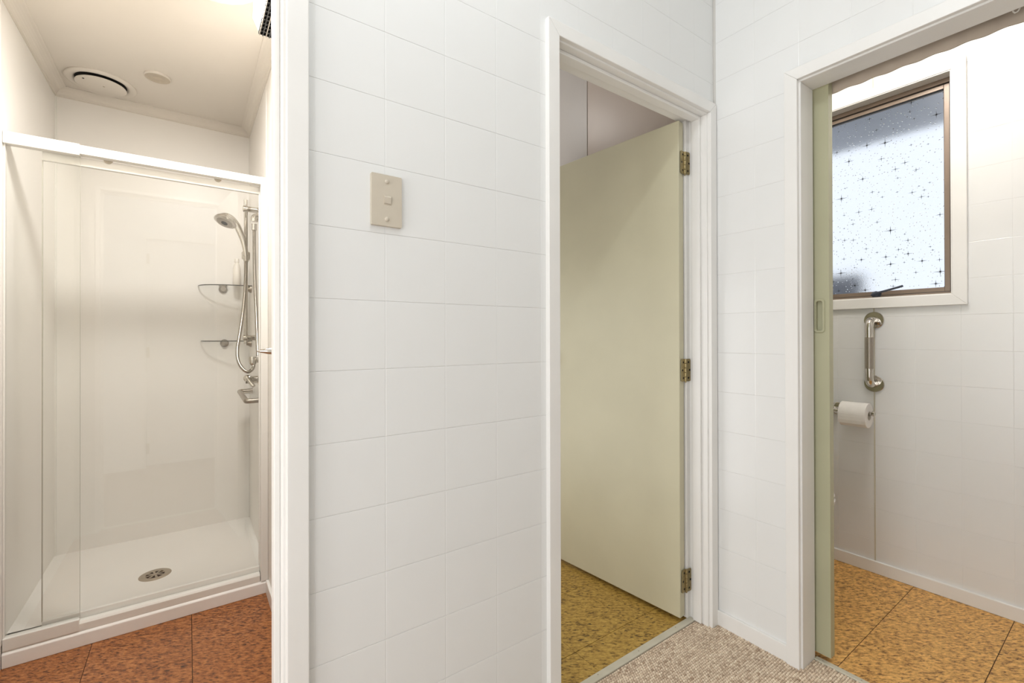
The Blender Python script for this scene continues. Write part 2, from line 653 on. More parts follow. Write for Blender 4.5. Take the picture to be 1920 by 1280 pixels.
# hall: rear wall with doorway to the bedroom, end wall, ceiling
YC = -0.40
D4 = (-0.30, 0.46)
wb = boxes('wall_rear', [(-2.65, D4[0] - .02, YC - .09, YC, 0, 2.7), (D4[1] + .02, XB + .09, YC - .09, YC, 0, 2.7), (D4[0] - .02, D4[1] + .02, YC - .09, YC, HEAD + .02, 2.7)], 'paint_white')
tag(wb, 'white hall wall behind the viewer with closed door', kind='structure')
tag(box('wall_left', -2.74, -2.65, YC - .09, YA2, 0, 2.7, 'paint_white'), 'white wall closing the hall on the far left', kind='structure')
tag(box('ceiling', -2.74, XB + .09, YC - .09, YA2, 2.7, 2.76, 'paint_white'), 'white hall ceiling', kind='structure')
# bathroom shell
tag(box('wall_bathroom_left', -0.62, -0.518, YA2, 3.10, 0, 2.36, 'paint_cream'), 'cream bathroom wall left of the shower', kind='structure')
tag(box('wall_bathroom_right', 0.285, 0.385, YA2, 3.10, 0, 2.36, 'paint_cream'), 'cream bathroom wall under the black grille heater', kind='structure')
tag(box('wall_bathroom_back', -0.518, 0.285, 3.004, 3.10, 0, 2.36, 'paint_cream'), 'cream wall above the shower lining', kind='structure')
tag(box('ceiling_bathroom', -0.62, 0.385, YA2, 3.10, 2.303, 2.36, 'ceiling_cream'), 'cream bathroom ceiling with round vent', kind='structure')
# shower lining sheets with a corner bead
sl = tag(box('wall_shower_back', -0.5165, 0.2835, 3.0005, 3.004, 0.08, 2.262, 'shower_acrylic'), 'glossy cream lining sheet at the back of the shower', kind='structure')
tag(box('wall_shower_left', -0.518, -0.5165, 2.24, 3.0005, 0.08, 2.262, 'shower_acrylic'), 'glossy cream lining sheet on the left of the shower', kind='structure')
tag(box('wall_shower_right', 0.2835, 0.285, 2.31, 3.0005, 0.08, 2.262, 'shower_acrylic'), 'glossy cream lining sheet behind the shower rail', kind='structure')
box('corner_bead', -0.518, -0.510, 2.995, 3.0045, 0.08, 2.262, 'alu_white', sl, 0.0015)
box('corner_bead', 0.280, 0.2855, 2.998, 3.0045, 0.08, 2.262, 'alu_white', sl, 0.0015)


def cornice(name, p0, p1, inward, z0, z1, w, mat, m0=1, m1=1):
    """coved cornice from p0 to p1 (xy), inward: unit xy into the room; mitred at both ends"""
    d = Vector((p1[0] - p0[0], p1[1] - p0[1])).normalized()
    inw = Vector(inward)
    prof = [(0, z0), (0.004, z0), (0.004, z0 + 0.004)]
    for k in range(7):
        t = math.pi / 2 * k / 6
        prof.append((w - 0.004 - (w - 0.010) * math.cos(t) + 0.002, z0 + 0.006 + (z1 - z0 - 0.010) * math.sin(t)))
    prof += [(w, z1 - 0.003), (w, z1), (0, z1)]
    vs, fs = [], []
    for (o, z) in prof:
        a = Vector(p0) + inw * o + d * o * m0
        vs.append((a.x, a.y, z))
    for (o, z) in prof:
        a = Vector(p1) + inw * o - d * o * m1
        vs.append((a.x, a.y, z))
    n = len(prof)
    for k in range(n):
        k2 = (k + 1) % n
        fs.append((k, k2, n + k2, n + k))
    fs.append(tuple(range(n)))
    fs.append(tuple(reversed(range(n, 2 * n))))
    ob = link_mesh(name, vs, fs, mat)
    edge_split(ob)
    return ob


tag(cornice('trim_1', (-0.518, 3.004), (0.285, 3.004), (0, -1), 2.262, 2.303, 0.046, 'ceiling_cream'), 'cream coved cornice above the back of the shower', kind='structure')
tag(cornice('trim_2', (-0.518, YA2), (-0.518, 3.004), (1, 0), 2.262, 2.303, 0.046, 'ceiling_cream', 0), 'cream coved cornice along the left bathroom wall', kind='structure')
tag(cornice('trim_3', (0.285, YA2), (0.285, 3.004), (-1, 0), 2.262, 2.303, 0.046, 'ceiling_cream', 0), 'cream coved cornice along the right bathroom wall', kind='structure')

# laundry (behind the green door)
tag(box('wall_laundry_right', 1.70, 1.768, YA2, 3.2, 0, 2.7, 'laundry_panel'), 'beige panelled wall behind the open green door', kind='structure')
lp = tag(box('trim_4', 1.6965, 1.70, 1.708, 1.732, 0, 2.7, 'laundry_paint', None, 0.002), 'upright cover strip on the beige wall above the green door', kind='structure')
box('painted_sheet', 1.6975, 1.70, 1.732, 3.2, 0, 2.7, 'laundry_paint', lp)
tag(boxes('wall_laundry_left', [(0.385, 0.62, YA2, 3.2, 0, 2.7), (0.385, 1.768, 3.2, 3.29, 0, 2.7)], 'laundry_paint'), 'pale laundry walls out of sight', kind='structure')
tag(box('ceiling_laundry', 0.385, 1.768, YA2, 3.29, 2.7, 2.76, 'paint_white'), 'white laundry ceiling', kind='structure')

# toilet room; the window wall has scored tiles and a hole for the window
WIN = (0.492, 1.14, 1.297, 2.250)    # y0,y1,z0,z1 of the lined opening
ww = boxes('wall_toilet', [
    (XW + BACK, 2.76, -0.6, WIN[0], 0, 2.62), (XW + BACK, 2.76, WIN[1], 1.54, 0, 2.62),
    (XW + BACK, 2.76, WIN[0], WIN[1], 0, WIN[2]), (XW + BACK, 2.76, WIN[0], WIN[1], WIN[3], 2.62)], 'tile_backing')
tag(ww, 'white tile-scored toilet wall with frosted window and grab rail', kind='structure')
ul = lines(-0.7654, 0.1490, -1.45, 0.5)
tile_wall(ww, (XW, 0, 0), (0, -1, 0), (-1, 0, 0), ul, lines(1.0572, 0.1508, 0.0, 2.6), [(-WIN[1], -WIN[0], WIN[2], WIN[3])])
box('joint_strip', XW - 0.0022, XW + 0.0015, 0.7628, 0.7680, 0.05, 1.252, 'strip_paint', ww)
box('joint_strip', XW - 0.0022, XW + 0.0015, 0.7628, 0.7680, 2.285, 2.6, 'strip_paint', ww)
tag(boxes('wall_toilet_end', [(1.770, 2.76, 1.45, 1.54, 0, 2.62), (1.770, 2.76, -0.69, -0.6, 0, 2.62), (1.768, 1.772, YA - .01, 1.46, 0, 2.62)], 'paint_white'), 'white end walls of the toilet room', kind='structure')
tag(box('ceiling_toilet', 1.76, 2.76, -0.69, 1.54, 2.6, 2.66, 'paint_white'), 'white toilet ceiling', kind='structure')

# outside the window
tag(box('ground', 2.76, 9.0, -4, 7, -0.3, -0.2, 'ground_grey'), 'ground outside the window', kind='structure')
tag(box('soffit', 2.762, 3.42, -2, 4, 2.30, 2.33, 'soffit_paint'), 'grey eave soffit blurred behind the top of the window', kind='structure')
tag(box('wall_outside', 4.25, 4.35, 1.32, 4.5, -0.2, 1.60, 'fence_grey'), 'grey outside wall blurred behind the window corner', kind='structure')

# ------------------------------------------------------------------ floors
fb = tag(box('floor_bathroom', -0.56, 0.30, YA2 - .045, 3.0, -0.06, -0.0015, 'joint_dark'), 'reddish brown flecked vinyl tile floor of the bathroom', kind='structure')
floor_tiles(fb, [-0.56, -0.289, 0.0094, 0.30], [YA2 - .045, 1.36, 1.66, 1.96, 2.262], 0, 0.0022, 0.0004, 'vinyl_bath', -0.0015)
fl = tag(box('floor_laundry', 0.60, 1.72, 1.058, 3.2, -0.06, -0.0015, 'joint_dark'), 'olive flecked vinyl tile floor behind the green door', kind='structure')
floor_tiles(fl, [0.60, 0.821, 1.119, 1.417, 1.72], [1.058, 1.192, 1.489, 1.786, 2.083, 2.380, 2.677, 3.2], 0, 0.0012, 0.0018, 'vinyl_laundry', -0.0015)
ft = tag(box('floor_toilet', 1.772, 2.66, -0.6, 1.46, -0.06, -0.0015, 'joint_dark'), 'golden flecked vinyl tile floor of the toilet', kind='structure')
floor_tiles(ft, [1.772, 2.067, 2.371, 2.66], [-0.6, -0.292, 0.0145, 0.3195, 0.6235, 0.9285, 1.2335, 1.46], 0, 0.0008, 0.0022, 'vinyl_toilet', -0.0015)
fh = tag(boxes('floor', [(-2.65, XB + .09, YC - .09, YA2 - .045, -0.06, 0.0)], 'carpet_back'), 'beige loop pile carpet floor of the hall', kind='structure')


def carpet():
    px, py = 0.0094, 0.0082
    vs, fs, col = [], [], []
    y = -0.05
    row = 0
    while y < 1.052:
        x = 0.35 + (px / 2 if row % 2 else 0)
        tint = rnd.uniform(-0.08, 0.08)
        while x < 1.768:
            ok = (y < YA - 0.002) if not (D2[0] - 0.004 < x < D2[1] + 0.004) else True
            if x > XB - 0.002 and not (D3[0] - 0.002 < y < D3[1] + 0.002):
                ok = False
            if ok and y < 1.048 and x < 1.764:
                h = 0.0058 * rnd.uniform(0.85, 1.12)
                a = px * 0.60 * rnd.uniform(0.85, 1.05)
                b = py * 0.54 * rnd.uniform(0.85, 1.05)
                cx, cy = x + rnd.uniform(-.0006, .0006), y + rnd.uniform(-.0003, .0003)
                i = len(vs)
                sk = rnd.uniform(-0.0012, 0.0012)
                for rr, hh in ((1.0, 0.0), (0.86, 0.62), ):
                    for k in range(6):
                        t = math.pi / 3 * k
                        vs.append((cx + a * rr * math.cos(t) + sk * hh, cy + b * rr * math.sin(t), h * hh))
                vs.append((cx + sk, cy, h))
                for k in range(6):
                    k2 = (k + 1) % 6
                    fs.append((i + k, i + k2, i + 6 + k2, i + 6 + k))
                    fs.append((i + 6 + k, i + 6 + k2, i + 12))
                c = min(1, max(0, rnd.gauss(0.5, 0.2) + tint))
                col += [c] * 13
            x += px
        y += py
        row += 1
    ob = link_mesh('carpet_pile', vs, fs, 'carpet_loop', fh, True)
    at = ob.data.attributes.new('yarn', 'FLOAT', 'POINT')
    at.data.foreach_set('value', col)
    ob['kind'] = 'stuff'


carpet()

# ------------------------------------------------------------------ skirtings and thresholds
tag(box('baseboard_right', XB - 0.010, XB + .001, D3[1] + .0455, YA - .001, 0.0, 0.060, 'paint_trim', None, 0.0025), 'low white skirting beside the toilet doorway', kind='structure')
tag(box('baseboard_toilet', XW - 0.011, XW + .001, -0.59, 1.44, 0.0, 0.058, 'paint_trim', None, 0.003), 'low white skirting under the grab rail wall', kind='structure')
tag(box('baseboard_bathroom', 0.274, 0.2855, 1.12, 2.249, 0.0, 0.060, 'paint_trim', None, 0.003), 'low white skirting beside the shower tray corner', kind='structure')
tag(boxes('baseboard_rear', [(-2.64, D4[0] - .06, YC, YC + .011, 0, .06), (D4[1] + .06, XB - .012, YC, YC + .011, 0, .06)], 'paint_trim'), 'low white skirting behind the viewer', kind='structure')
t5 = tag(box('trim_5', D2[0] + .001, D2[1] - .001, 1.047, 1.074, -0.001, 0.006, 'strip_paint', None, 0.002), 'pale threshold strip between carpet and olive vinyl', kind='structure')
t6 = tag(box('trim_6', 1.7625, 1.784, D3[0] + .001, D3[1] + .0, -0.001, 0.007, 'strip_paint', None, 0.002), 'pale threshold strip between carpet and toilet floor', kind='structure')
for k, xx in enumerate((0.95, 1.10, 1.30, 1.52)):
    lathe('nail_head', (xx, 1.060 + 0.004 * (k % 2), 0.0058), (0, 0, 1), [(0.0022, 0), (0.0022, 0.0004), (0.001, 0.0007)], 'satin_steel', t5, 10)
for yy in (0.66, 0.55):
    lathe('nail_head', (1.773, yy, 0.0068), (0, 0, 1), [(0.0022, 0), (0.0022, 0.0004), (0.001, 0.0007)], 'satin_steel', t6, 10)
tag(boxes('trim_7', [(D1[0], D1[1], YA2 - .06, YA2 - .03, -0.001, 0.006)], 'strip_paint'), 'threshold strip of the bathroom doorway', kind='structure')


# ------------------------------------------------------------------ door frames
def door_frame(name, axis, lo, hi, face, far, label, sgn=1, arch_hi=0.041, stop=(0.022, 0.056), stop_p=0.0115):
    """frame around an opening. axis 'x': opening runs along x in a y-plane wall (face=y of wall face, room side +y)
    axis 'y': opening runs along y in an x-plane wall."""
    root = thing(name, (0, 0, 0), label, None, kind='structure')
    AW, AT, RV = 0.041, 0.016, 0.006

    def B(nm, a0, a1, d0, d1, z0, z1, bev=0.002):
        if axis == 'x':
            return box(nm, a0, a1, d0, d1, z0, z1, 'paint_trim', root, bev)
        return box(nm, d0, d1, a0, a1, z0, z1, 'paint_trim', root, bev)
    # lining
    B('jamb', lo - .018, lo, face - .002, far + .004, 0.0, HEAD)
    B('jamb', hi, hi + .018, face - .002, far + .004, 0.0, HEAD)
    B('head_lining', lo - .018, hi + .018, face - .002, far + .004, HEAD, HEAD + .018)
    # architraves (mitred look: uprights run to the top piece)
    f0, f1 = face - AT, face + 0.001

    def mitre(nm, poly):
        if axis == 'x':
            return prism(nm, poly, 'y', f0, f1, 'paint_trim', root, 0.002)
        return prism(nm, poly, 'x', f0, f1, 'paint_trim', root, 0.002)
    a, b, t = lo - RV, hi + RV, HEAD + RV
    mitre('architrave', [(a - AW, 0), (a, 0), (a, t), (a - AW, t + AW)])
    mitre('architrave', [(b, 0), (b + arch_hi, 0), (b + arch_hi, t + arch_hi), (b, t)])
    mitre('architrave', [(a - AW, t + AW), (a, t), (b, t), (b + arch_hi, t + arch_hi), (b + arch_hi, t + AW)] if abs(arch_hi - AW) > 1e-6
          else [(a - AW, t + AW), (a, t), (b, t), (b + AW, t + AW)])
    if stop:
        s0, s1 = face + stop[0], face + stop[1]
        B('door_stop', lo, lo + stop_p, s0, s1, 0.006, HEAD)
        B('door_stop', hi - stop_p, hi, s0, s1, 0.006, HEAD)
        B('door_stop', lo + stop_p, hi - stop_p, s0, s1, HEAD - stop_p, HEAD)
    return root


door_frame('trim_8', 'x', D1[0], D1[1], YA, YA2, 'white stepped frame of the bathroom doorway')
fr2 = door_frame('trim_9', 'x', D2[0], D2[1], YA, YA2, 'white stepped frame around the green door')
box('hinge_post', 1.6060, D2[1] + .001, 1.0700, YA2 + .004, 0.006, HEAD, 'paint_trim', fr2, 0.0015)
fr3 = door_frame('trim_10', 'y', D3[0], D3[1], XB, 1.768, 'white frame of the toilet doorway', stop=None)
# bedroom doorway frame behind the viewer (it shows mirrored in the shower glass)
fr4 = thing('trim_11', (0, 0, 0), 'white frame of the closed door behind the viewer', None, kind='structure')
box('jamb', D4[0] - .018, D4[0], YC - .094, YC + .002, 0, HEAD, 'paint_trim', fr4)
box('jamb', D4[1], D4[1] + .018, YC - .094, YC + .002, 0, HEAD, 'paint_trim', fr4)
box('head_lining', D4[0] - .018, D4[1] + .018, YC - .094, YC + .002, HEAD, HEAD + .018, 'paint_trim', fr4)
box('architrave', D4[0] - .047, D4[0] - .006, YC, YC + .016, 0, HEAD + .047, 'paint_trim', fr4, 0.002)
box('architrave', D4[1] + .006, D4[1] + .047, YC, YC + .016, 0, HEAD + .047, 'paint_trim', fr4, 0.002)
box('architrave', D4[0] - .006, D4[1] + .006, YC, YC + .016, HEAD + .006, HEAD + .047, 'paint_trim', fr4, 0.002)


d4 = box('door_4', D4[0] + .003, D4[1] - .003, YC - .062, YC - .026, 0.012, HEAD - .004, 'paint_white', None, 0.002)
tag(d4, 'white door closed behind the viewer, mirrored in the shower glass', kind='structure')
for zc in (1.80, 0.99, 0.16):
    hgp = box('hinge', D4[0] - .001, D4[0] + .022, YC - .027, YC - .0245, zc - .045, zc + .045, 'hinge_brass', d4)
    lathe('knuckle', (D4[0] + .002, YC - .022, zc - .045), (0, 0, 1), [(0.0055, 0), (0.0055, 0.09)], 'hinge_brass', hgp, 12)

# ------------------------------------------------------------------ hinged green door
def hinge(parent, kx, ky, zc, e_dir, h=0.089):
    """butt hinge: knuckle at (kx,ky); one plate on the frame post, one on the door's hinge edge"""
    hg = link_mesh('hinge', [], [], 'hinge_brass', parent)
    bm = bmesh.new()

    def plate(p0, p1, t):
        d = Vector((p1[0] - p0[0], p1[1] - p0[1])); L = d.length; d /= L
        n = Vector((d.y, -d.x))
        if n.y > 0: n = -n
        out = rrect(L / 2, 0, L, h, 0.006, 3)
        A = [bm.verts.new((p0[0] + d.x * u, p0[1] + d.y * u, zc + v)) for u, v in out]
        B = [bm.verts.new((p0[0] + d.x * u + n.x * t, p0[1] + d.y * u + n.y * t, zc + v)) for u, v in out]
        bm.faces.new(A); bm.faces.new(list(reversed(B)))
        for k in range(len(A)):
            k2 = (k + 1) % len(A)
            bm.faces.new((A[k], A[k2], B[k2], B[k]))
        return d, n
    ex, ey = e_dir
    a0 = (kx - 0.0010, ky + 0.0040); a1 = (a0[0] - ex * 0.027, a0[1] - ey * 0.027)
    b0 = (kx + 0.0015, ky - 0.0010); b1 = (D2[1] - 0.0015, ky - 0.0030)
    d_a, n_a = plate(a0, a1, 0.0022)
    d_b, n_b = plate(b0, b1, 0.0022)
    bmesh.ops.recalc_face_normals(bm, faces=list(bm.faces))
    bm.to_mesh(hg.data); bm.free()
    seg = h / 5
    for k in range(5):
        z0 = zc - h / 2 + k * seg
        lathe('knuckle', (kx, ky, z0 + 0.0005), (0, 0, 1), [(0.0042, 0), (0.0052, 0.0008), (0.0052, seg - 0.0018), (0.0042, seg - 0.001)], 'hinge_brass', hg, 14)
    lathe('pin_tip', (kx, ky, zc - h / 2 - 0.005), (0, 0, 1), [(0.0022, 0), (0.0036, 0.002), (0.003, 0.006)], 'hinge_brass', hg, 12)
    for dz, dd in ((-0.031, 0.012), (0.0, 0.019), (0.031, 0.012)):
        for p0, d, n in ((a0, d_a, n_a), (b0, d_b, n_b)):
            q = (p0[0] + d.x * dd + n.x * 0.0022, p0[1] + d.y * dd + n.y * 0.0022, zc + dz)
            lathe('screw', q, (n.x, n.y, 0), [(0.0042, -0.0004), (0.0042, 0.0005), (0.002, 0.0003)], 'dark_hole', hg, 12)
    return hg


# leaf: hinge-edge from K (at the knuckle) to N (near corner of the visible face)
LA = math.radians(5.6)
ldir = (-math.sin(LA), math.cos(LA))       # from hinge towards the free edge
edir = (math.cos(LA), math.sin(LA))        # along the hinge edge, N -> K
N_ = (1.5645, 1.0735)
T_ = 0.035
W_ = 0.748
K_ = (N_[0] + edir[0] * T_, N_[1] + edir[1] * T_)
door_poly = [N_, (N_[0] + ldir[0] * W_, N_[1] + ldir[1] * W_), (K_[0] + ldir[0] * W_, K_[1] + ldir[1] * W_), K_]
d1 = prism('door_1', door_poly, 'z', 0.018, 1.966, 'door_green', None, 0.0022)
tag(d1, 'pale green flush door standing open on three brass hinges', kind='structure')
for zc in (1.806, 0.9865, 0.1575):
    hinge(d1, 1.6010, 1.0705, zc, edir)
# round knob near the free edge, on the face towards the wall and the room
_kb = (N_[0] + ldir[0] * (W_ - .06), N_[1] + ldir[1] * (W_ - .06), 1.0)
lathe('door_knob', _kb, (-edir[0], -edir[1], 0), [(0.028, 0), (0.028, 0.004), (0.011, 0.008), (0.011, 0.028), (0.024, 0.040), (0.026, 0.052), (0.018, 0.062)], 'chrome', d1, 24)

# ------------------------------------------------------------------ sliding door of the toilet
SX0, SX1, SY = 1.785, 1.8165, 0.6405
bm = bmesh.new()
PY, PZ, PW, PH = 0.6705, 1.190, 0.020, 0.102        # recess of the flush pull
RD = 0.011
for b in ((SX0 + RD, SX1, SY, SY + 0.78, 0.020, 1.995), (SX0, SX0 + RD, SY, PY - PW / 2, 0.020, 1.995), (SX0, SX0 + RD, PY + PW / 2, SY + 0.78, 0.020, 1.995),
          (SX0, SX0 + RD, PY - PW / 2, PY + PW / 2, 0.020, PZ - PH / 2), (SX0, SX0 + RD, PY - PW / 2, PY + PW / 2, PZ + PH / 2, 1.995)):
    bm_box(bm, *b)
d2 = bm_obj('door_2', bm, 'slider_green')
tag(d2, 'grey green sliding door half drawn into the toilet doorway', kind='structure')


def flush_pull(parent, x, yc, zc, w, h):
    vs, fs = [], []
    rings = [(w, h, 0.010, 0.0), (w, h, 0.010, -0.003), (w - .003, h - .003, 0.009, -0.0045), (w - .012, h - .012, 0.008, -0.0045), (w - .014, h - .014, .007, -0.002), (w - .016, h - .016, .006, 0.0)]
    n = None
    for (a, b, r, dx) in rings:
        P = rrect(yc, zc, a, b, r)
        n = len(P)
        vs += [(x + dx, p[0], p[1]) for p in P]
    for k in range(len(rings) - 1):
        for i in range(n):
            j = (i + 1) % n
            fs.append((k * n + i, k * n + j, (k + 1) * n + j, (k + 1) * n + i))
    ob = link_mesh('flush_pull', vs, fs, 'slider_green', parent)
    edge_split(ob)
    return ob


flush_pull(d2, SX0, 0.6705, 1.190, 0.034, 0.116)
# track pelmet with a wavy lower edge, behind the doorway head
wav, yy = [], D3[0] - 0.02
top = 2.06
pts = []
while yy <= 1.42:
    pts.append((yy, 1.9625 + 0.0032 * math.cos(2 * math.pi * (yy - 0.5239) / 0.0728)))
    yy += 0.006
poly = pts + [(pts[-1][0], top), (pts[0][0], top)]
vs = [(1.822 + 0.003 * math.cos(2 * math.pi * (p[0] - 0.5239) / 0.0728), p[0], p[1]) for p in pts]
n = len(vs)
vs += [(v[0] + 0.005, v[1], v[2]) for v in vs]
vs += [(v[0], v[1], top) for v in vs]
fs = []
for i in range(n - 1):
    fs += [(i, i + 1, n + i + 1, n + i), (i, 2 * n + i, 2 * n + i + 1, i + 1), (n + i, n + i + 1, 3 * n + i + 1, 3 * n + i), (2 * n + i, 3 * n + i, 3 * n + i + 1, 2 * n + i + 1)]
pel = link_mesh('trim_12', vs, fs, 'pelmet_board', None, True)
edge_split(pel)
tag(pel, 'brown wavy edged pelmet board under the toilet doorway head', kind='structure')
box('track', 1.788, 1.812, D3[0], 1.42, 2.000, 2.030, 'satin_steel', pel)
tube('track_hook', [(1.800, 0.2135, 1.998), (1.799, 0.2135, 1.987), (1.798, 0.2100, 1.981), (1.797, 0.2050, 1.981), (1.797, 0.2015, 1.987), (1.798, 0.2015, 1.998)], 0.0018, 'alu_white', pel, 8)

# ------------------------------------------------------------------ bathroom door, swung back; only its lever shows
BA = math.radians(7.4)
bd = (math.sin(BA), math.cos(BA)); bn = (math.cos(BA), -math.sin(BA))
H0 = (0.1490, 1.1000)
P = [H0, (H0[0] + bd[0] * .56, H0[1] + bd[1] * .56)]
P += [(P[1][0] + bn[0] * .034, P[1][1] + bn[1] * .034), (H0[0] + bn[0] * .034, H0[1] + bn[1] * .034)]
d3 = prism('door_3', P, 'z', 0.015, 1.966, 'paint_cream', None, 0.002)
tag(d3, 'cream bathroom door seen edge on beside the doorway frame', kind='structure')


def on_door(s, o, z):
    return (H0[0] + bd[0] * s - bn[0] * o, H0[1] + bd[1] * s - bn[1] * o, z)


lathe('door_knob', on_door(.445, 0, 1.078), (-bn[0], -bn[1], 0.02), [(0.0105, 0), (0.0100, 0.006), (0.0078, 0.018), (0.0052, 0.030), (0.0028, 0.039), (0.0012, 0.041)], 'chrome', d3, 20)

# ================================================================== WINDOW
wn = thing('window_1', (XW, 0.8, 1.25), 'bronze framed awning window with frosted star pattern glass', None, kind='structure')
y0, y1, z0, z1 = WIN
# flat casing boards with a mitred look
TW, TT = 0.0465, 0.016
X0 = XW - TT


def casing(poly):
    prism('casing', poly, 'x', X0, XW + .001, 'paint_trim', wn, 0.0018)


casing([(y0 - TW, z0 - TW), (y0, z0), (y0, z1), (y0 - TW, z1 + TW - .008)])
casing([(y1 + TW, z0 - TW), (y1, z0), (y1, z1), (y1 + TW, z1 + TW - .008)])
casing([(y0 - TW, z0 - TW), (y1 + TW, z0 - TW), (y1, z0), (y0, z0)])
casing([(y0 - TW, z1 + TW - .008), (y1 + TW, z1 + TW - .008), (y1, z1), (y0, z1)])
# reveal lining
for b in ((XW - .012, 2.74, y0 - .006, y0 + .004, z0, z1), (XW - .012, 2.74, y1 - .004, y1 + .006, z0, z1), (XW - .012, 2.74, y0 + .004, y1 - .004, z0 - .006, z0 + .004), (XW - .012, 2.74, y0 + .004, y1 - .004, z1 - .004, z1 + .006)):
    box('reveal_board', *b, 'paint_trim', wn, 0.001)
y0 += .004; y1 -= .004; z0 += .004; z1 -= .004
FX = 2.694


def ring(name, yo0, yo1, zo0, zo1, w, x0, x1, mat, parent, wt=None, bev=0.0015):
    wt = wt or w
    bm = bmesh.new()
    for b in ((x0, x1, yo0, yo0 + w, zo0, zo1), (x0, x1, yo1 - w, yo1, zo0, zo1), (x0, x1, yo0 + w, yo1 - w, zo0, zo0 + w), (x0, x1, yo0 + w, yo1 - w, zo1 - wt, zo1)):
        bm_box(bm, *b)
    return bm_obj(name, bm, mat, parent, False, bev)


ring('outer_frame', y0, y1, z0, z1, 0.011, FX, FX + .05, 'bronze_alu', wn, 0.020)
ring('weather_seal', y0 + .011, y1 - .011, z0 + .011, z1 - .020, 0.003, FX + .006, FX + .03, 'gasket_black', wn)
sash = ring('sash_frame', y0 + .0125, y1 - .0125, z0 + .012, z1 - .0225, 0.020, FX + .010, FX + .045, 'bronze_alu', wn, 0.018)
gy0, gy1, gz0, gz1 = y0 + .0125 + .018, y1 - .0125 - .018, z0 + .030, z1 - .0225 - .016
ring('glazing_bead', gy0 + .001, gy1 - .001, gz0 + .001, gz1 - .001, 0.002, FX + .012, FX + .03, 'gasket_black', sash)
PX = FX + .022
pane = box('pane', PX, PX + .004, gy0, gy1, gz0, gz1, 'glass_frosted', wn)


def stars():
    bm = bmesh.new()

    def ray(cy, cz, dy, dz, L, w, h):
        n = Vector((0, -dz, dy))
        c = Vector((PX, cy, cz))
        tip = c + Vector((0, dy, dz)) * L
        a, b = c + n * w, c - n * w
        apex = c + Vector((-h, 0, 0))
        v = [bm.verts.new(p) for p in (a, b, tip, apex)]
        bm.faces.new((v[0], v[3], v[2])); bm.faces.new((v[3], v[1], v[2])); bm.faces.new((v[0], v[2], v[1]))

    def star(cy, cz, s):
        for dy, dz, f in ((1, 0, 1.0), (-1, 0, 1.0), (0, 1, 0.8), (0, -1, 0.8)):
            ray(cy, cz, dy, dz, s * f, s * 0.026 + 0.0007, 0.0008)
        if s > 0.018:
            q = math.sqrt(.5)
            for dy, dz in ((q, q), (-q, q), (q, -q), (-q, -q)):
                ray(cy, cz, dy, dz, s * 0.36, 0.0009, 0.0007)

    def dot(cy, cz, r):
        c = bm.verts.new((PX - r * 0.62, cy, cz))
        ringv = [bm.verts.new((PX, cy + r * math.cos(math.pi * k / 4), cz + r * math.sin(math.pi * k / 4))) for k in range(8)]
        for k in range(8):
            bm.faces.new((c, ringv[k], ringv[(k + 1) % 8]))
    r = random.Random(11)
    # stars whose places can be read off the photograph (y, z, size)
    known = STAR_SPOTS
    pts = []
    for (cy, cz, s) in known:
        star(cy, cz, s); pts.append((cy, cz, s))
    for k in range(95):
        cy, cz = r.uniform(gy0 + .01, gy1 - .01), r.uniform(gz0 + .01, gz1 - .01)
        s = r.choice((0.007, 0.008, 0.010, 0.013, 0.016))
        if any((cy - a) ** 2 + (cz - b) ** 2 < (s + c) ** 2 for a, b, c in pts):
            continue
        pts.append((cy, cz, s))
        star(cy, cz, s)
    for k in range(1300):
        cy, cz = r.uniform(gy0 + .004, gy1 - .004), r.uniform(gz0 + .004, gz1 - .004)
        if any((cy - a) ** 2 + (cz - b) ** 2 < 0.0085 ** 2 for a, b, c in pts):
            continue
        pts.append((cy, cz, 0.003))
        dot(cy, cz, r.choice((0.0018, 0.0022, 0.0027)))
    bmesh.ops.recalc_face_normals(bm, faces=list(bm.faces))
    me = bpy.data.meshes.new('star_pattern')
    bm.to_mesh(me); bm.free()
    o = link_me('star_pattern', me, 'glass_star', pane)
    o['kind'] = 'stuff'


STAR_SPOTS = [(0.739, 2.043, 0.030), (0.828, 1.895, 0.020), (0.918, 1.820, 0.030), (0.845, 1.735, 0.018), (0.868, 1.60, .016), (0.905, 1.605, .016),
              (0.720, 1.620, .028), (0.835, 1.497, .019), (0.738, 1.497, .020), (0.720, 1.460, .022), (0.606, 1.460, .020), (0.922, 1.440, .028),
              (0.545, 1.404, .028), (0.702, 1.385, .018), (0.862, 1.372, .020), (0.560, 1.352, .024), (0.820, 1.345, .022), (0.655, 1.500, .019),
              (0.628, 1.410, .012), (0.885, 2.000, .024), (0.81, 2.055, .022), (0.555, 2.105, .024), (0.70, 1.905, .018), (0.665, 1.925, .018)]
stars()
# cast stay latch on the sash bottom rail
lt = box('latch', FX - .006, FX + .014, 0.752, 0.786, z0 + .006, z0 + .030, 'latch_grey', wn, 0.004)
lathe('latch_pivot', (FX - .006, 0.768, z0 + .022), (-1, 0, 0), [(0.011, 0), (0.011, 0.005), (0.008, 0.008)], 'latch_grey', lt, 18)
lv = [(FX - .013, 0.786, z0 + .016), (FX - .013, 0.768, z0 + .023), (FX - .016, 0.735, z0 + .030), (FX - .020, 0.69, z0 + .041), (FX - .022, 0.664, z0 + .048)]
tube('latch_lever', catmull(lv, 4), 0.005, 'latch_grey', lt, 10)

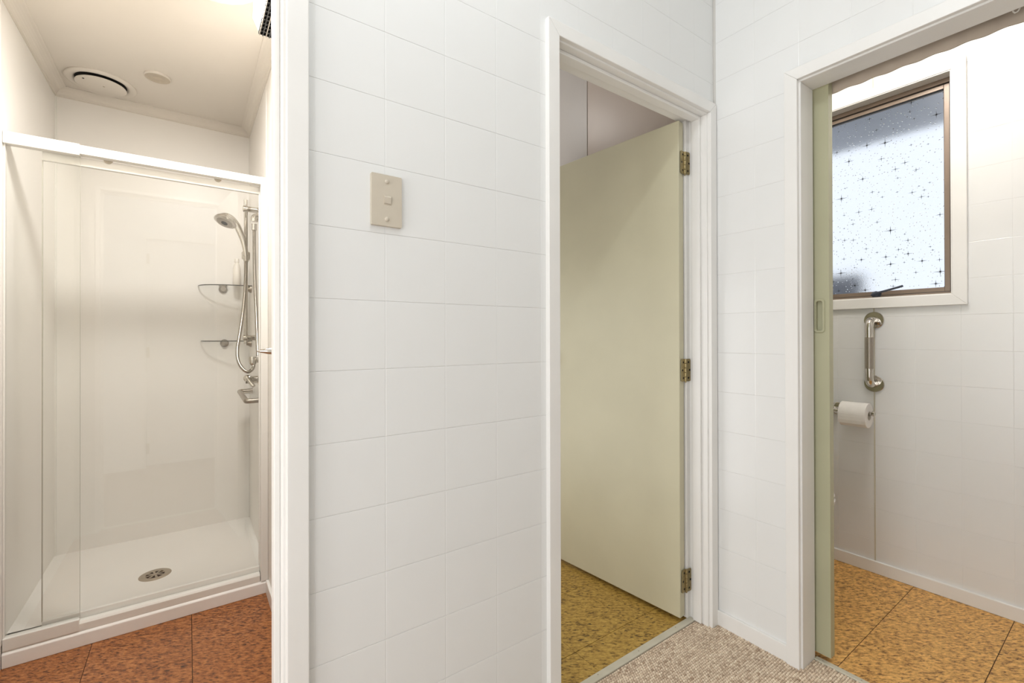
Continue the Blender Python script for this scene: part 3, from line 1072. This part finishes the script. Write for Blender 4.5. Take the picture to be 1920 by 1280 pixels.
# ================================================================== THINGS IN THE HALL
sw = thing('light_switch', (0.360, YA, 1.424), 'beige light switch plate on the white tiled wall', 'light switch')
prism('plate', rrect(0.360, 1.424, 0.070, 0.1145, 0.0025, 3), 'y', YA - 0.0085, YA + .0005, 'switch_almond', sw, 0.0028)
bez = prism('rocker_bezel', rrect(0.3615, 1.4255, 0.0185, 0.0215, 0.003, 3), 'y', YA - 0.0092, YA - 0.006, 'switch_almond', sw, 0.0004)
gapp = prism('rocker_gap', rrect(0.3615, 1.4255, 0.0172, 0.0202, 0.0025, 3), 'y', YA - 0.0094, YA - 0.007, 'lens_grey', sw)
bm = bmesh.new()
rk = [(YA - 0.0090, 1.4170), (YA - 0.0105, 1.4170), (YA - 0.0125, 1.4300), (YA - 0.0098, 1.4346), (YA - 0.0090, 1.4346)]
va = [bm.verts.new((0.3538, p[0], p[1])) for p in rk]
vb = [bm.verts.new((0.3692, p[0], p[1])) for p in rk]
bm.faces.new(va); bm.faces.new(list(reversed(vb)))
for k in range(5):
    bm.faces.new((va[k], va[(k + 1) % 5], vb[(k + 1) % 5], vb[k]))
bm_obj('rocker', bm, 'switch_almond', sw, False, 0.0006)
for dz in (-0.042, 0.042):
    lathe('screw_cap', (0.360, YA - 0.008, 1.424 + dz), (0, -1, 0), [(0.0050, 0), (0.0050, 0.0015), (0.0038, 0.0028), (0.0015, 0.0032)], 'switch_almond', sw, 18)


def oyster(name, loc, label, r=0.12):
    t = thing(name, loc, label, 'ceiling lamp')
    x, y, z = loc
    lathe('lamp_base', (x, y, z), (0, 0, 1), [(r * .5, -0.02), (r * .55, 0)], 'lamp_shade', t, 28)
    return t


# short ceiling roses above the bulbs
for nm, p, zc, lab in (('hall_lamp', HALL_LAMP, 2.7, 'bare bulb ceiling lamp of the hall'), ('bathroom_lamp', BATH_LAMP, 2.303, 'round flush ceiling lamp of the bathroom'),
                       ('toilet_lamp', TOILET_LAMP, 2.6, 'bare bulb ceiling lamp of the toilet'), ('laundry_lamp', LAUNDRY_LAMP, 2.7, 'bare bulb ceiling lamp of the laundry')):
    t = thing(nm, (p[0], p[1], zc), lab, 'ceiling lamp')
    lathe('ceiling_rose', (p[0], p[1], zc), (0, 0, -1), [(0.045, 0), (0.045, 0.012), (0.022, 0.018)] if nm != 'bathroom_lamp' else [(0.146, 0), (0.149, 0.022), (0.145, 0.030), (0.135, 0.031)], 'lamp_shade', t, 24)

# ================================================================== SHOWER
TX0, TX1, TY0, TY1, TZ = -0.5165, 0.2835, 2.2545, 3.0005, 0.092
tr = thing('shower_tray', (-0.118, 2.62, 0), 'cream white acrylic shower tray with steel drain', 'shower tray')
bm = bmesh.new()
nx, ny = 16, 14
DX, DY = -0.1205, 2.535
grid = []
for i in range(nx + 1):
    rowv = []
    for j in range(ny + 1):
        x = TX0 + (TX1 - TX0) * i / nx
        y = TY0 + 0.057 + (TY1 - TY0 - 0.057) * j / ny
        d = math.hypot(x - DX, y - DY)
        e = min(1.0, d / 0.5)
        rowv.append(bm.verts.new((x, y, TZ - 0.012 * (1 - e))))
    grid.append(rowv)
for i in range(nx):
    for j in range(ny):
        bm.faces.new((grid[i][j], grid[i + 1][j], grid[i + 1][j + 1], grid[i][j + 1]))
bm_obj('tray_floor', bm, 'tray_acrylic', tr, True)
prism('front_lip', [(TY0, 0.0), (TY0 - .0005, 0.046), (TY0 + .006, 0.0535), (TY0 + .057, 0.0535), (TY0 + .057, 0.0)], 'x', TX0, TX1 + .001, 'tray_acrylic', tr, 0.002)
box('tray_body', TX0, TX1, TY0 + .058, TY1, 0.0, TZ - .016, 'tray_acrylic', tr)
dr = lathe('drain', (DX, DY, TZ - .0125), (0, 0, 1), [(0.060, 0), (0.060, 0.001), (0.055, 0.0035), (0.034, 0.0035), (0.033, 0.0015)], 'drain_steel', tr, 36)
lathe('drain_hole', (DX, DY, TZ - .0105), (0, 0, 1), [(0.033, 0), (0.033, 0.0008)], 'dark_hole', dr, 32)
for k in range(8):
    t = math.pi * 2 * k / 8 + .2
    c, s = math.cos(t), math.sin(t)
    w = 0.0028
    poly = [(DX - s * w, DY + c * w), (DX + c * .034 - s * w * 1.6, DY + s * .034 + c * w * 1.6), (DX + c * .034 + s * w * 1.6, DY + s * .034 - c * w * 1.6), (DX + s * w, DY - c * w)]
    prism('grate_spoke', poly, 'z', TZ - .0100, TZ - .0078, 'drain_steel', dr)
lathe('grate_hub', (DX, DY, TZ - .0100), (0, 0, 1), [(0.007, 0), (0.007, 0.0024), (0.003, 0.003)], 'drain_steel', dr, 16)

ss = thing('shower_screen', (-0.118, 2.28, 0.053), 'white framed glass shower screen with one sliding panel', 'shower screen')
GF = 2.2735    # fixed pane
GS = 2.3010    # sliding pane
prism('sill', [(2.2600, 0.0535), (2.2600, 0.080), (2.2660, 0.0885), (2.2860, 0.0885), (2.2860, 0.083), (2.311, 0.083), (2.311, 0.0535)], 'x', TX0, TX1 - .03, 'alu_white', ss, 0.001)
prism('top_rail', [(2.2560, 1.789), (2.2560, 1.818), (2.2600, 1.822), (2.3180, 1.822), (2.3180, 1.800), (2.2900, 1.800), (2.2900, 1.789)], 'x', TX0, 0.2562, 'alu_white', ss, 0.001)
box('side_channel', 0.256, 0.2845, 2.2552, 2.3110, 0.0540, 1.8215, 'alu_white', ss, 0.002)
box('side_channel', TX0, -0.5115, 2.2640, 2.2840, 0.085, 1.789, 'alu_white', ss, 0.0015)
fx = box('fixed_panel', -0.5115, -0.3245, GF - .003, GF + .003, 0.088, 1.795, 'glass_clear', ss)
box('top_channel', TX0 + .001, -0.3245, 2.2530, 2.2850, 1.7825, 1.8235, 'alu_white', fx, 0.0015)
box('bottom_channel', TX0 + .001, -0.3245, 2.2570, 2.2860, 0.0570, 0.0985, 'alu_white', fx, 0.0018)
box('glass_edge', -0.3247, -0.3242, GF - .003, GF + .003, 0.098, 1.783, 'seal_clear', fx)
sp = box('sliding_panel', -0.426, 0.2555, GS - .003, GS + .003, 0.105, 1.760, 'glass_clear', ss)
box('door_top_rail', -0.4275, 0.2620, GS - .008, GS + .008, 1.7545, 1.7865, 'alu_white', sp, 0.002)
box('door_bottom_rail', -0.4275, 0.2555, GS - .007, GS + .007, 0.0840, 0.1085, 'alu_white', sp, 0.002)
box('edge_seal', -0.4285, -0.4262, GS - .0045, GS + .0045, 0.106, 1.756, 'seal_clear', sp)
box('edge_seal', 0.2525, 0.2565, GS - .006, GS + .006, 0.106, 1.756, 'alu_white', sp)
for xx in (-0.25, 0.10):
    lathe('roller', (xx, GS - .011, 1.791), (0, 1, 0), [(0.010, 0), (0.013, 0.001), (0.013, 0.008), (0.010, 0.009)], 'drain_steel', sp, 20)


def px(pxx, pyy, Y=None, X=None, Z=None):
    """world point on a plane behind a pixel of the 1920x1280 frame (used only to lay things out)"""
    d = _f + _R * ((pxx - 960) / 853.333) - _U * ((pyy - 628) / 853.333)
    if Y is not None: t = Y / d.y
    elif X is not None: t = X / d.x
    else: t = (Z - 1.12) / d.z
    return Vector((d.x * t, d.y * t, 1.12 + d.z * t))


# ---- slide rail with hand shower
sr = thing('shower_rail', (0.225, 2.545, 1.10), 'slim chrome slide rail on the right shower wall', 'shower rail')
tube('bar', [(0.225, 2.545, 1.088), (0.225, 2.545, 1.43), (0.225, 2.545, 1.786)], 0.0085, 'chrome', sr, 16)
for zc in (1.742, 1.117):
    lathe('bracket', (0.2835, 2.545, zc), (-1, 0, 0), [(0.022, 0), (0.022, 0.004), (0.014, 0.010), (0.013, 0.050), (0.015, 0.052), (0.015, 0.070), (0.010, 0.072)], 'chrome', sr, 22)
hc = lathe('slider_clamp', (0.225, 2.545, 1.515), (0, 0, 1), [(0.016, -0.018), (0.018, -0.014), (0.018, 0.014), (0.016, 0.018)], 'chrome', sr, 20)
tube('cradle', [(0.225, 2.545, 1.515), (0.222, 2.520, 1.513), (0.220, 2.502, 1.511)], 0.012, 'chrome', hc, 14)

hs = thing('hand_shower', (0.218, 2.49, 1.50), 'chrome hand shower with looped hose clipped to the slide rail', 'hand shower')
hp = [px(461.5, 480, Y=2.49), px(459.5, 465, Y=2.49), px(456, 450, Y=2.49), px(449.5, 434, Y=2.488), px(443, 421, Y=2.486), px(434, 411.5, Y=2.484), px(424, 406, Y=2.482), px(413, 405.5, Y=2.480)]
hpp = catmull(hp, 5)
m = len(hpp) - 1
rad = []
for i in range(m + 1):
    t = i / m
    rad.append(0.0095 + 0.0052 * math.sin(min(1, t / 0.55) * math.pi / 2) if t < 0.6 else 0.0147 + 0.004 * math.sin((t - .6) / .4 * math.pi) - 0.004 * (t - .6))
tube('handle', hpp, 0.012, 'chrome', hs, 18, True, rad)
hcn = px(422.5, 415.0, Y=2.478)
hax = Vector((-0.42, -0.30, -1.0)).normalized()
hd = lathe('spray_head', hcn, hax, [(0.006, -0.027), (0.026, -0.022), (0.042, -0.010), (0.047, 0.000), (0.046, 0.005), (0.040, 0.008), (0.020, 0.0085)], 'chrome', hs, 32)
lathe('spray_face', hcn + hax * 0.0075, hax, [(0.034, 0), (0.034, 0.002), (0.030, 0.003)], 'satin_steel', hd, 28)
lathe('nozzle_hub', hcn + hax * 0.0095, hax, [(0.014, 0), (0.013, 0.003), (0.009, 0.004)], 'dark_hole', hd, 20)
lathe('hose_nut', hp[0] + Vector((0, 0, -.026)), (0, 0, 1), [(0.0095, 0), (0.0115, 0.004), (0.0105, 0.02), (0.0125, 0.024), (0.0125, 0.030)], 'chrome', hs, 18)
h1 = [px(461.5, 487, Y=2.49), px(460.5, 520, Y=2.49), px(458, 560, Y=2.488), px(454, 595, Y=2.486), px(448.5, 632, Y=2.484), px(444.8, 657, Y=2.482), px(447, 677, Y=2.48), px(455, 691, Y=2.478), px(464.5, 697, Y=2.478), px(473, 692, Y=2.48), px(476, 684, Y=2.485)]
tube('hose', resample(catmull(h1, 14), 0.0028), 0.0074, 'hose_steel', hs, 12, True, None, 0.0007)
# wall elbow that feeds the loop
el = thing('hose_outlet', (0.2835, 2.50, 1.0), 'chrome wall outlet at the end of the looped hose', 'shower outlet')
c0 = px(474, 676, Y=2.49)
lathe('socket', (c0.x, c0.y, c0.z - 0.022), (0, 0, 1), [(0.010, 0), (0.014, 0.006), (0.0155, 0.012), (0.0155, 0.036), (0.013, 0.041)], 'chrome', el, 20)
lathe('wall_flange', (0.2835, c0.y, c0.z + .002), (-1, 0, 0), [(0.024, 0), (0.024, 0.004), (0.012, 0.008), (0.012, 0.034)], 'chrome', el, 20)

# second straight hose falling from its own wall elbow
e2 = thing('riser_hose', (0.27, 2.43, 1.0), 'straight ribbed steel hose falling from a chrome wall elbow', 'shower hose')
c1 = px(477.5, 408, Y=2.44)
tube('elbow', catmull([(0.2835, 2.44, c1.z + .006), (c1.x + .012, 2.44, c1.z + .006), (c1.x, 2.44, c1.z + .000), (c1.x - .002, 2.44, c1.z - .018)], 6), 0.0155, 'chrome', e2, 16)
lathe('wall_flange', (0.2835, 2.44, c1.z + .006), (-1, 0, 0), [(0.026, 0), (0.026, 0.004), (0.016, 0.007)], 'chrome', e2, 22)
lathe('collar', px(476.7, 432, Y=2.44), (0, 0, 1), [(0.0085, 0), (0.011, 0.002), (0.0105, 0.022), (0.012, 0.03)], 'chrome', e2, 18)
h2 = [px(476.7, 430, Y=2.44), px(477, 480, Y=2.44), px(478, 530, Y=2.44), px(480.2, 580, Y=2.435), px(482, 625, Y=2.43), px(483.5, 668, Y=2.425)]
tube('hose', resample(catmull(h2, 14), 0.0028), 0.0074, 'hose_steel', e2, 12, True, None, 0.0007)

# mixer tap
mx = thing('shower_mixer', (0.2835, 2.53, 0.90), 'small chrome lever tap above the soap tray', 'shower tap')
c2 = px(465, 712, Y=2.52)
lathe('body', (0.2835, 2.52, c2.z), (-1, 0, 0), [(0.030, 0), (0.030, 0.006), (0.018, 0.012), (0.018, 0.05), (0.017, 0.062)], 'chrome', mx, 26)
q0, q1 = px(463.5, 708, Y=2.47), px(475.5, 724, Y=2.455)
lathe('cap', px(463.5, 709, Y=2.49), (-.6, -1, .5), [(0.0155, -0.012), (0.0165, 0), (0.0150, 0.006), (0.008, 0.009)], 'chrome', mx, 22)
tube('lever', [px(464, 709, Y=2.478), px(469, 716, Y=2.462), px(475.5, 724, Y=2.445)], 0.0085, 'chrome', mx, 16)

# chrome loop soap tray
sd = thing('soap_tray', (0.2835, 2.5, 0.83), 'chrome tube soap tray projecting from the shower wall', 'soap tray')
zc = 0.829
a_ = px(492, 738, Z=zc); b_ = px(449, 733.5, Z=zc); c_ = px(462, 752, Z=zc); d_ = px(492, 752, Z=zc)
a_ = Vector((0.2835, b_.y, zc)); d_ = Vector((0.2835, c_.y, zc))


def rounded(pts, r=0.016, n=6):
    out = [Vector(pts[0])]
    for i in range(1, len(pts) - 1):
        p, q, s = Vector(pts[i - 1]), Vector(pts[i]), Vector(pts[i + 1])
        d0, d1 = (p - q).normalized(), (s - q).normalized()
        A, B = q + d0 * r, q + d1 * r
        for k in range(n + 1):
            t = k / n
            out.append(A * (1 - t) ** 2 + q * 2 * t * (1 - t) + B * t * t)
    out.append(Vector(pts[-1]))
    return out


tube('loop', rounded([a_, b_, c_, d_]), 0.0115, 'satin_steel', sd, 16)
prism('dish', [(b_.x + .012, b_.y - .01), (c_.x + .010, c_.y + .012), (0.2835, c_.y + .012), (0.2835, b_.y - .01)], 'z', zc - .004, zc - .001, 'glass_shelf', sd)


# corner shelves
def shelf(zc, rx, ry, label, tipy):
    s = thing('corner_shelf', (0.2835, 3.0, zc), label, 'shelf', 'glass corner shelves in the shower')
    poly = [(0.2825, 2.9995)]
    for k in range(17):
        t = math.pi / 2 * k / 16
        poly.append((0.2825 - rx * math.cos(t) ** 0.9, 2.9995 - ry * math.sin(t) ** 0.9))
    prism('glass_plate', poly, 'z', zc - .003, zc + .003, 'glass_shelf', s)
    rim = [(p[0], p[1], zc) for p in poly[1:]]
    tube('polished_rim', rim, 0.0026, 'glass_edge', s, 8)
    lathe('support', (0.2825 - rx * 0.53, 3.0005, zc - .012), (0, -1, 0), [(0.021, 0), (0.021, 0.006), (0.014, 0.016), (0.013, 0.024)], 'satin_steel', s, 22)
    lathe('support', (0.2835, 2.9995 - ry * 0.62, zc - .012), (-1, 0, 0), [(0.021, 0), (0.021, 0.006), (0.014, 0.016), (0.013, 0.024)], 'satin_steel', s, 22)
    return s


shelf(1.400, 0.240, 0.150, 'upper glass corner shelf carrying the white bottle', 0)
shelf(1.100, 0.228, 0.150, 'lower glass corner shelf behind the looped hose', 0)
bt = thing('shampoo_bottle', (0.215, 2.925, 1.403), 'white shampoo bottle on the upper glass shelf', 'bottle')
lathe('bottle_body', (0.215, 2.925, 1.4035), (0, 0, 1), [(0.024, 0), (0.027, 0.005), (0.027, 0.060), (0.025, 0.100), (0.017, 0.122), (0.010, 0.128)], 'bottle_white', bt, 24, True, 0.7)
lathe('cap', (0.215, 2.925, 1.5315), (0, 0, 1), [(0.012, 0), (0.012, 0.018), (0.010, 0.021)], 'bottle_white', bt, 18)

# ---- ceiling fittings
vt = thing('extractor_vent', (-0.33, 2.80, 2.303), 'large round cream ceiling vent with dark slot', 'ceiling vent')
VX, VY, VR = -0.3320, 2.8220, 0.1270
lathe('flange', (VX, VY, 2.303), (0, 0, -1), [(VR, 0), (VR, 0.005), (VR - .004, 0.009), (VR - .012, 0.011), (VR - .026, 0.007), (VR - .035, 0.001), (VR - .036, -0.0005)], 'ceiling_cream', vt, 48)
lathe('slot', (VX, VY, 2.3026), (0, 0, -1), [(VR - .035, 0), (VR - .035, 0.001)], 'dark_hole', vt, 48)
dsk = lathe('cover_disc', (VX, VY, 2.3030 - .003), (0, 0, -1), [(VR - .042, 0.010), (VR - .037, 0.011), (VR - .036, 0.014), (VR - .041, 0.0165), (0.01, 0.0172)], 'ceiling_cream', vt, 48)
lathe('screw', (VX + .01, VY - .01, 2.303 - .0200), (0, 0, -1), [(0.004, 0), (0.004, 0.001), (0.002, 0.0015)], 'drain_steel', dsk, 12)
lathe('screw', (VX - .055, VY - .05, 2.303 - .0198), (0, 0, -1), [(0.004, 0), (0.004, 0.001), (0.002, 0.0015)], 'dark_hole', dsk, 12)
cd = thing('ceiling_disc', (-0.116, 2.608, 2.303), 'small round fitting with grey lens beside the vent', 'ceiling fitting')
CX, CY, CR = -0.1160, 2.6080, 0.0490
lathe('rim', (CX, CY, 2.303), (0, 0, -1), [(CR, 0), (CR, 0.008), (CR - .003, 0.010), (CR - .004, 0.010)], 'ceiling_cream', cd, 36)
ln = lathe('lens', (CX, CY, 2.303 - .009), (0, 0, -1), [(CR - .003, 0), (CR - .003, 0.001), (0.026, 0.0022), (0.024, 0.0012), (0.014, 0.0026), (0.008, 0.0045), (0.003, 0.005)], 'lens_grey', cd, 36)

# ---- fan heater high on the right wall
HX, HY0, HY1, HZ = 0.1870, 1.22, 1.750, 2.147
fhx = thing('fan_heater', (0.285, 1.48, HZ), 'white wall fan heater with black underside grille', 'heater')
prism('body', [(0.2855, HZ + .004), (HX + .030, HZ + .004), (HX + .004, HZ + .010), (HX - .012, HZ + .045), (HX - .010, HZ + .10), (HX + .02, HZ + .125), (0.2855, HZ + .125)], 'y', HY0, HY1, 'heater_white', fhx, 0.003)
gr = box('grille_cavity', HX + .004, 0.278, HY0 + .02, HY1 - .004, HZ + .0015, HZ + .0060, 'heater_black', fhx)
for k in range(10):
    xx = HX + .006 + k * 0.0098
    box('grille_bar', xx, xx + .0026, HY0 + .02, HY1 - .002, HZ - .0045, HZ + .002, 'heater_black' if k % 2 else 'satin_steel', gr)
for k in range(22):
    yy = HY1 - .006 - k * 0.0225
    box('grille_rib', HX + .004, 0.278, yy - .003, yy, HZ - .0035, HZ + .002, 'heater_black', gr)

# ================================================================== TOILET ROOM THINGS
GY = 0.7654
gb = thing('grab_rail', (XW, GY, 0.894), 'short upright chrome grab rail on the toilet wall', 'grab rail')
for zc in (1.1944, 0.8937):
    f = lathe('flange', (XW, GY, zc), (-1, 0, 0), [(0.0385, 0), (0.0390, 0.001), (0.0390, 0.0045), (0.0372, 0.0065), (0.0180, 0.0070), (0.0170, 0.0110)], 'chrome', gb, 40)
path = [(XW - .005, GY, 1.1944), (XW - .03, GY, 1.1944)]
for k in range(9):
    t = math.pi / 2 * k / 8
    path.append((XW - .032 - .036 * math.sin(t), GY, 1.1944 - .036 * (1 - math.cos(t))))
up = path + [(XW - .068, GY, z) for z in (1.12, 1.05, 0.98)]
low = [(p[0], p[1], 1.1944 + 0.8937 - p[2]) for p in reversed(path)]
tube('tube', up + low, 0.0165, 'chrome', gb, 24)
tube('knurled_grip', [(XW - .068, GY, z) for z in (1.113, 1.08, 1.03, 0.99, 0.968)], 0.0170, 'satin_steel', gb, 24)

RZ, RX = 0.7600, 2.566
hh = thing('toilet_roll_holder', (XW, 0.917, RZ), 'chrome toilet roll holder arm on the tiled wall', 'roll holder')
lathe('flange', (XW, 0.9165, RZ), (-1, 0, 0), [(0.029, 0), (0.030, 0.002), (0.030, 0.006), (0.026, 0.009), (0.012, 0.010)], 'chrome', hh, 32)
lathe('post', (XW - .008, 0.9165, RZ), (-1, 0, 0), [(0.0115, 0), (0.0115, 0.060), (0.015, 0.062), (0.015, 0.088), (0.012, 0.090)], 'chrome', hh, 24)
tube('arm', [(RX, 0.9165, RZ), (RX, 0.86, RZ), (RX, 0.80, RZ), (RX, 0.752, RZ)], 0.0085, 'chrome', hh, 16)
lathe('arm_tip', (RX, 0.752, RZ + .002), (0, -1, 0), [(0.009, 0), (0.0125, 0.003), (0.0125, 0.010), (0.008, 0.013)], 'chrome', hh, 18)
RC = RZ - 0.0098
rl = thing('toilet_roll', (RX, 0.815, RC), 'white toilet paper roll on the chrome arm', 'toilet roll')
a, u, w = frame_of((0, 1, 0))
vs, fs = [], []
rings = [(0.0195, 0.762), (0.0550, 0.762), (0.0570, 0.7635), (0.0570, 0.8675), (0.0550, 0.869), (0.0195, 0.869)]
seg = 48
for r, yv in rings:
    for k in range(seg):
        t = 2 * math.pi * k / seg
        vs.append((RX + r * math.cos(t), yv, RC + r * math.sin(t)))
for i in range(len(rings)):
    i2 = (i + 1) % len(rings)
    for k in range(seg):
        k2 = (k + 1) % seg
        fs.append((i * seg + k, i * seg + k2, i2 * seg + k2, i2 * seg + k))
ro = link_mesh('paper', vs, fs, 'paper_white', rl, True)
edge_split(ro, 30)
# loose end hanging at the front
sheet = [(RX - .0575, RC + .008), (RX - .0582, RC - .006), (RX - .0575, RC - .022), (RX - .0545, RC - .037), (RX - .0535, RC - .037), (RX - .0562, RC - .021), (RX - .0567, RC - .006), (RX - .0562, RC + .008)]
prism('loose_sheet', sheet, 'y', 0.7640, 0.8670, 'paper_white', rl)
# core
vs, fs = [], []
for r, yv in ((0.0205, 0.7605), (0.0185, 0.7605), (0.0185, 0.8705), (0.0205, 0.8705)):
    for k in range(seg):
        t = 2 * math.pi * k / seg
        vs.append((RX + r * math.cos(t), yv, RC + r * math.sin(t)))
for i in range(4):
    i2 = (i + 1) % 4
    for k in range(seg):
        k2 = (k + 1) % seg
        fs.append((i * seg + k, i * seg + k2, i2 * seg + k2, i2 * seg + k))
link_mesh('core', vs, fs, 'switch_almond', rl, True)

# toilet, all but its seat corner hidden behind the sliding door
TCX, TIP, TB = 2.245, 0.796, 1.43
tl = thing('toilet', (TCX, 1.1, 0), 'white toilet pan peeping past the sliding door edge', 'toilet')


def oval(w, y0, y1, z, n=40, sq=0.9):
    P = []
    for k in range(n):
        t = 2 * math.pi * k / n
        c, s = math.cos(t), math.sin(t)
        P.append((TCX + w * math.copysign(abs(c) ** sq, c), (y0 + y1) / 2 + (y1 - y0) / 2 * s, z))
    return P


def loft(name, secs, mat, parent):
    n = len(secs[0]); vs = [p for s in secs for p in s]; fs = []
    for i in range(len(secs) - 1):
        for k in range(n):
            k2 = (k + 1) % n
            fs.append((i * n + k, i * n + k2, (i + 1) * n + k2, (i + 1) * n + k))
    fs.append(tuple(range(n))); fs.append(tuple(reversed(range((len(secs) - 1) * n, len(secs) * n))))
    o = link_mesh(name, vs, fs, mat, parent, True); edge_split(o); return o


loft('pan', [oval(.115, 1.02, 1.36, 0.0), oval(.110, 1.00, 1.35, .05), oval(.100, .98, 1.32, .16), oval(.125, .90, 1.30, .25), oval(.165, .83, 1.28, .33), oval(.178, TIP + .006, 1.27, .375), oval(.180, TIP + .004, 1.27, .388)], 'porcelain', tl)
loft('seat', [oval(.182, TIP + .002, 1.26, .389), oval(.186, TIP, 1.262, .394), oval(.186, TIP, 1.262, .404), oval(.180, TIP + .005, 1.258, .409)], 'porcelain', tl)
loft('lid', [oval(.180, TIP + .006, 1.258, .410), oval(.184, TIP + .003, 1.262, .414), oval(.184, TIP + .003, 1.262, .424), oval(.168, TIP + .022, 1.25, .432)], 'porcelain', tl)
box('cistern', TCX - .19, TCX + .19, 1.27, 1.445, .40, .78, 'porcelain', tl, 0.02, 3)
box('cistern_lid', TCX - .197, TCX + .197, 1.262, 1.446, .781, .80, 'porcelain', tl, 0.006)
lathe('flush_button', (TCX, 1.355, .80), (0, 0, 1), [(0.024, 0), (0.024, 0.003), (0.02, 0.005)], 'chrome', tl, 20)
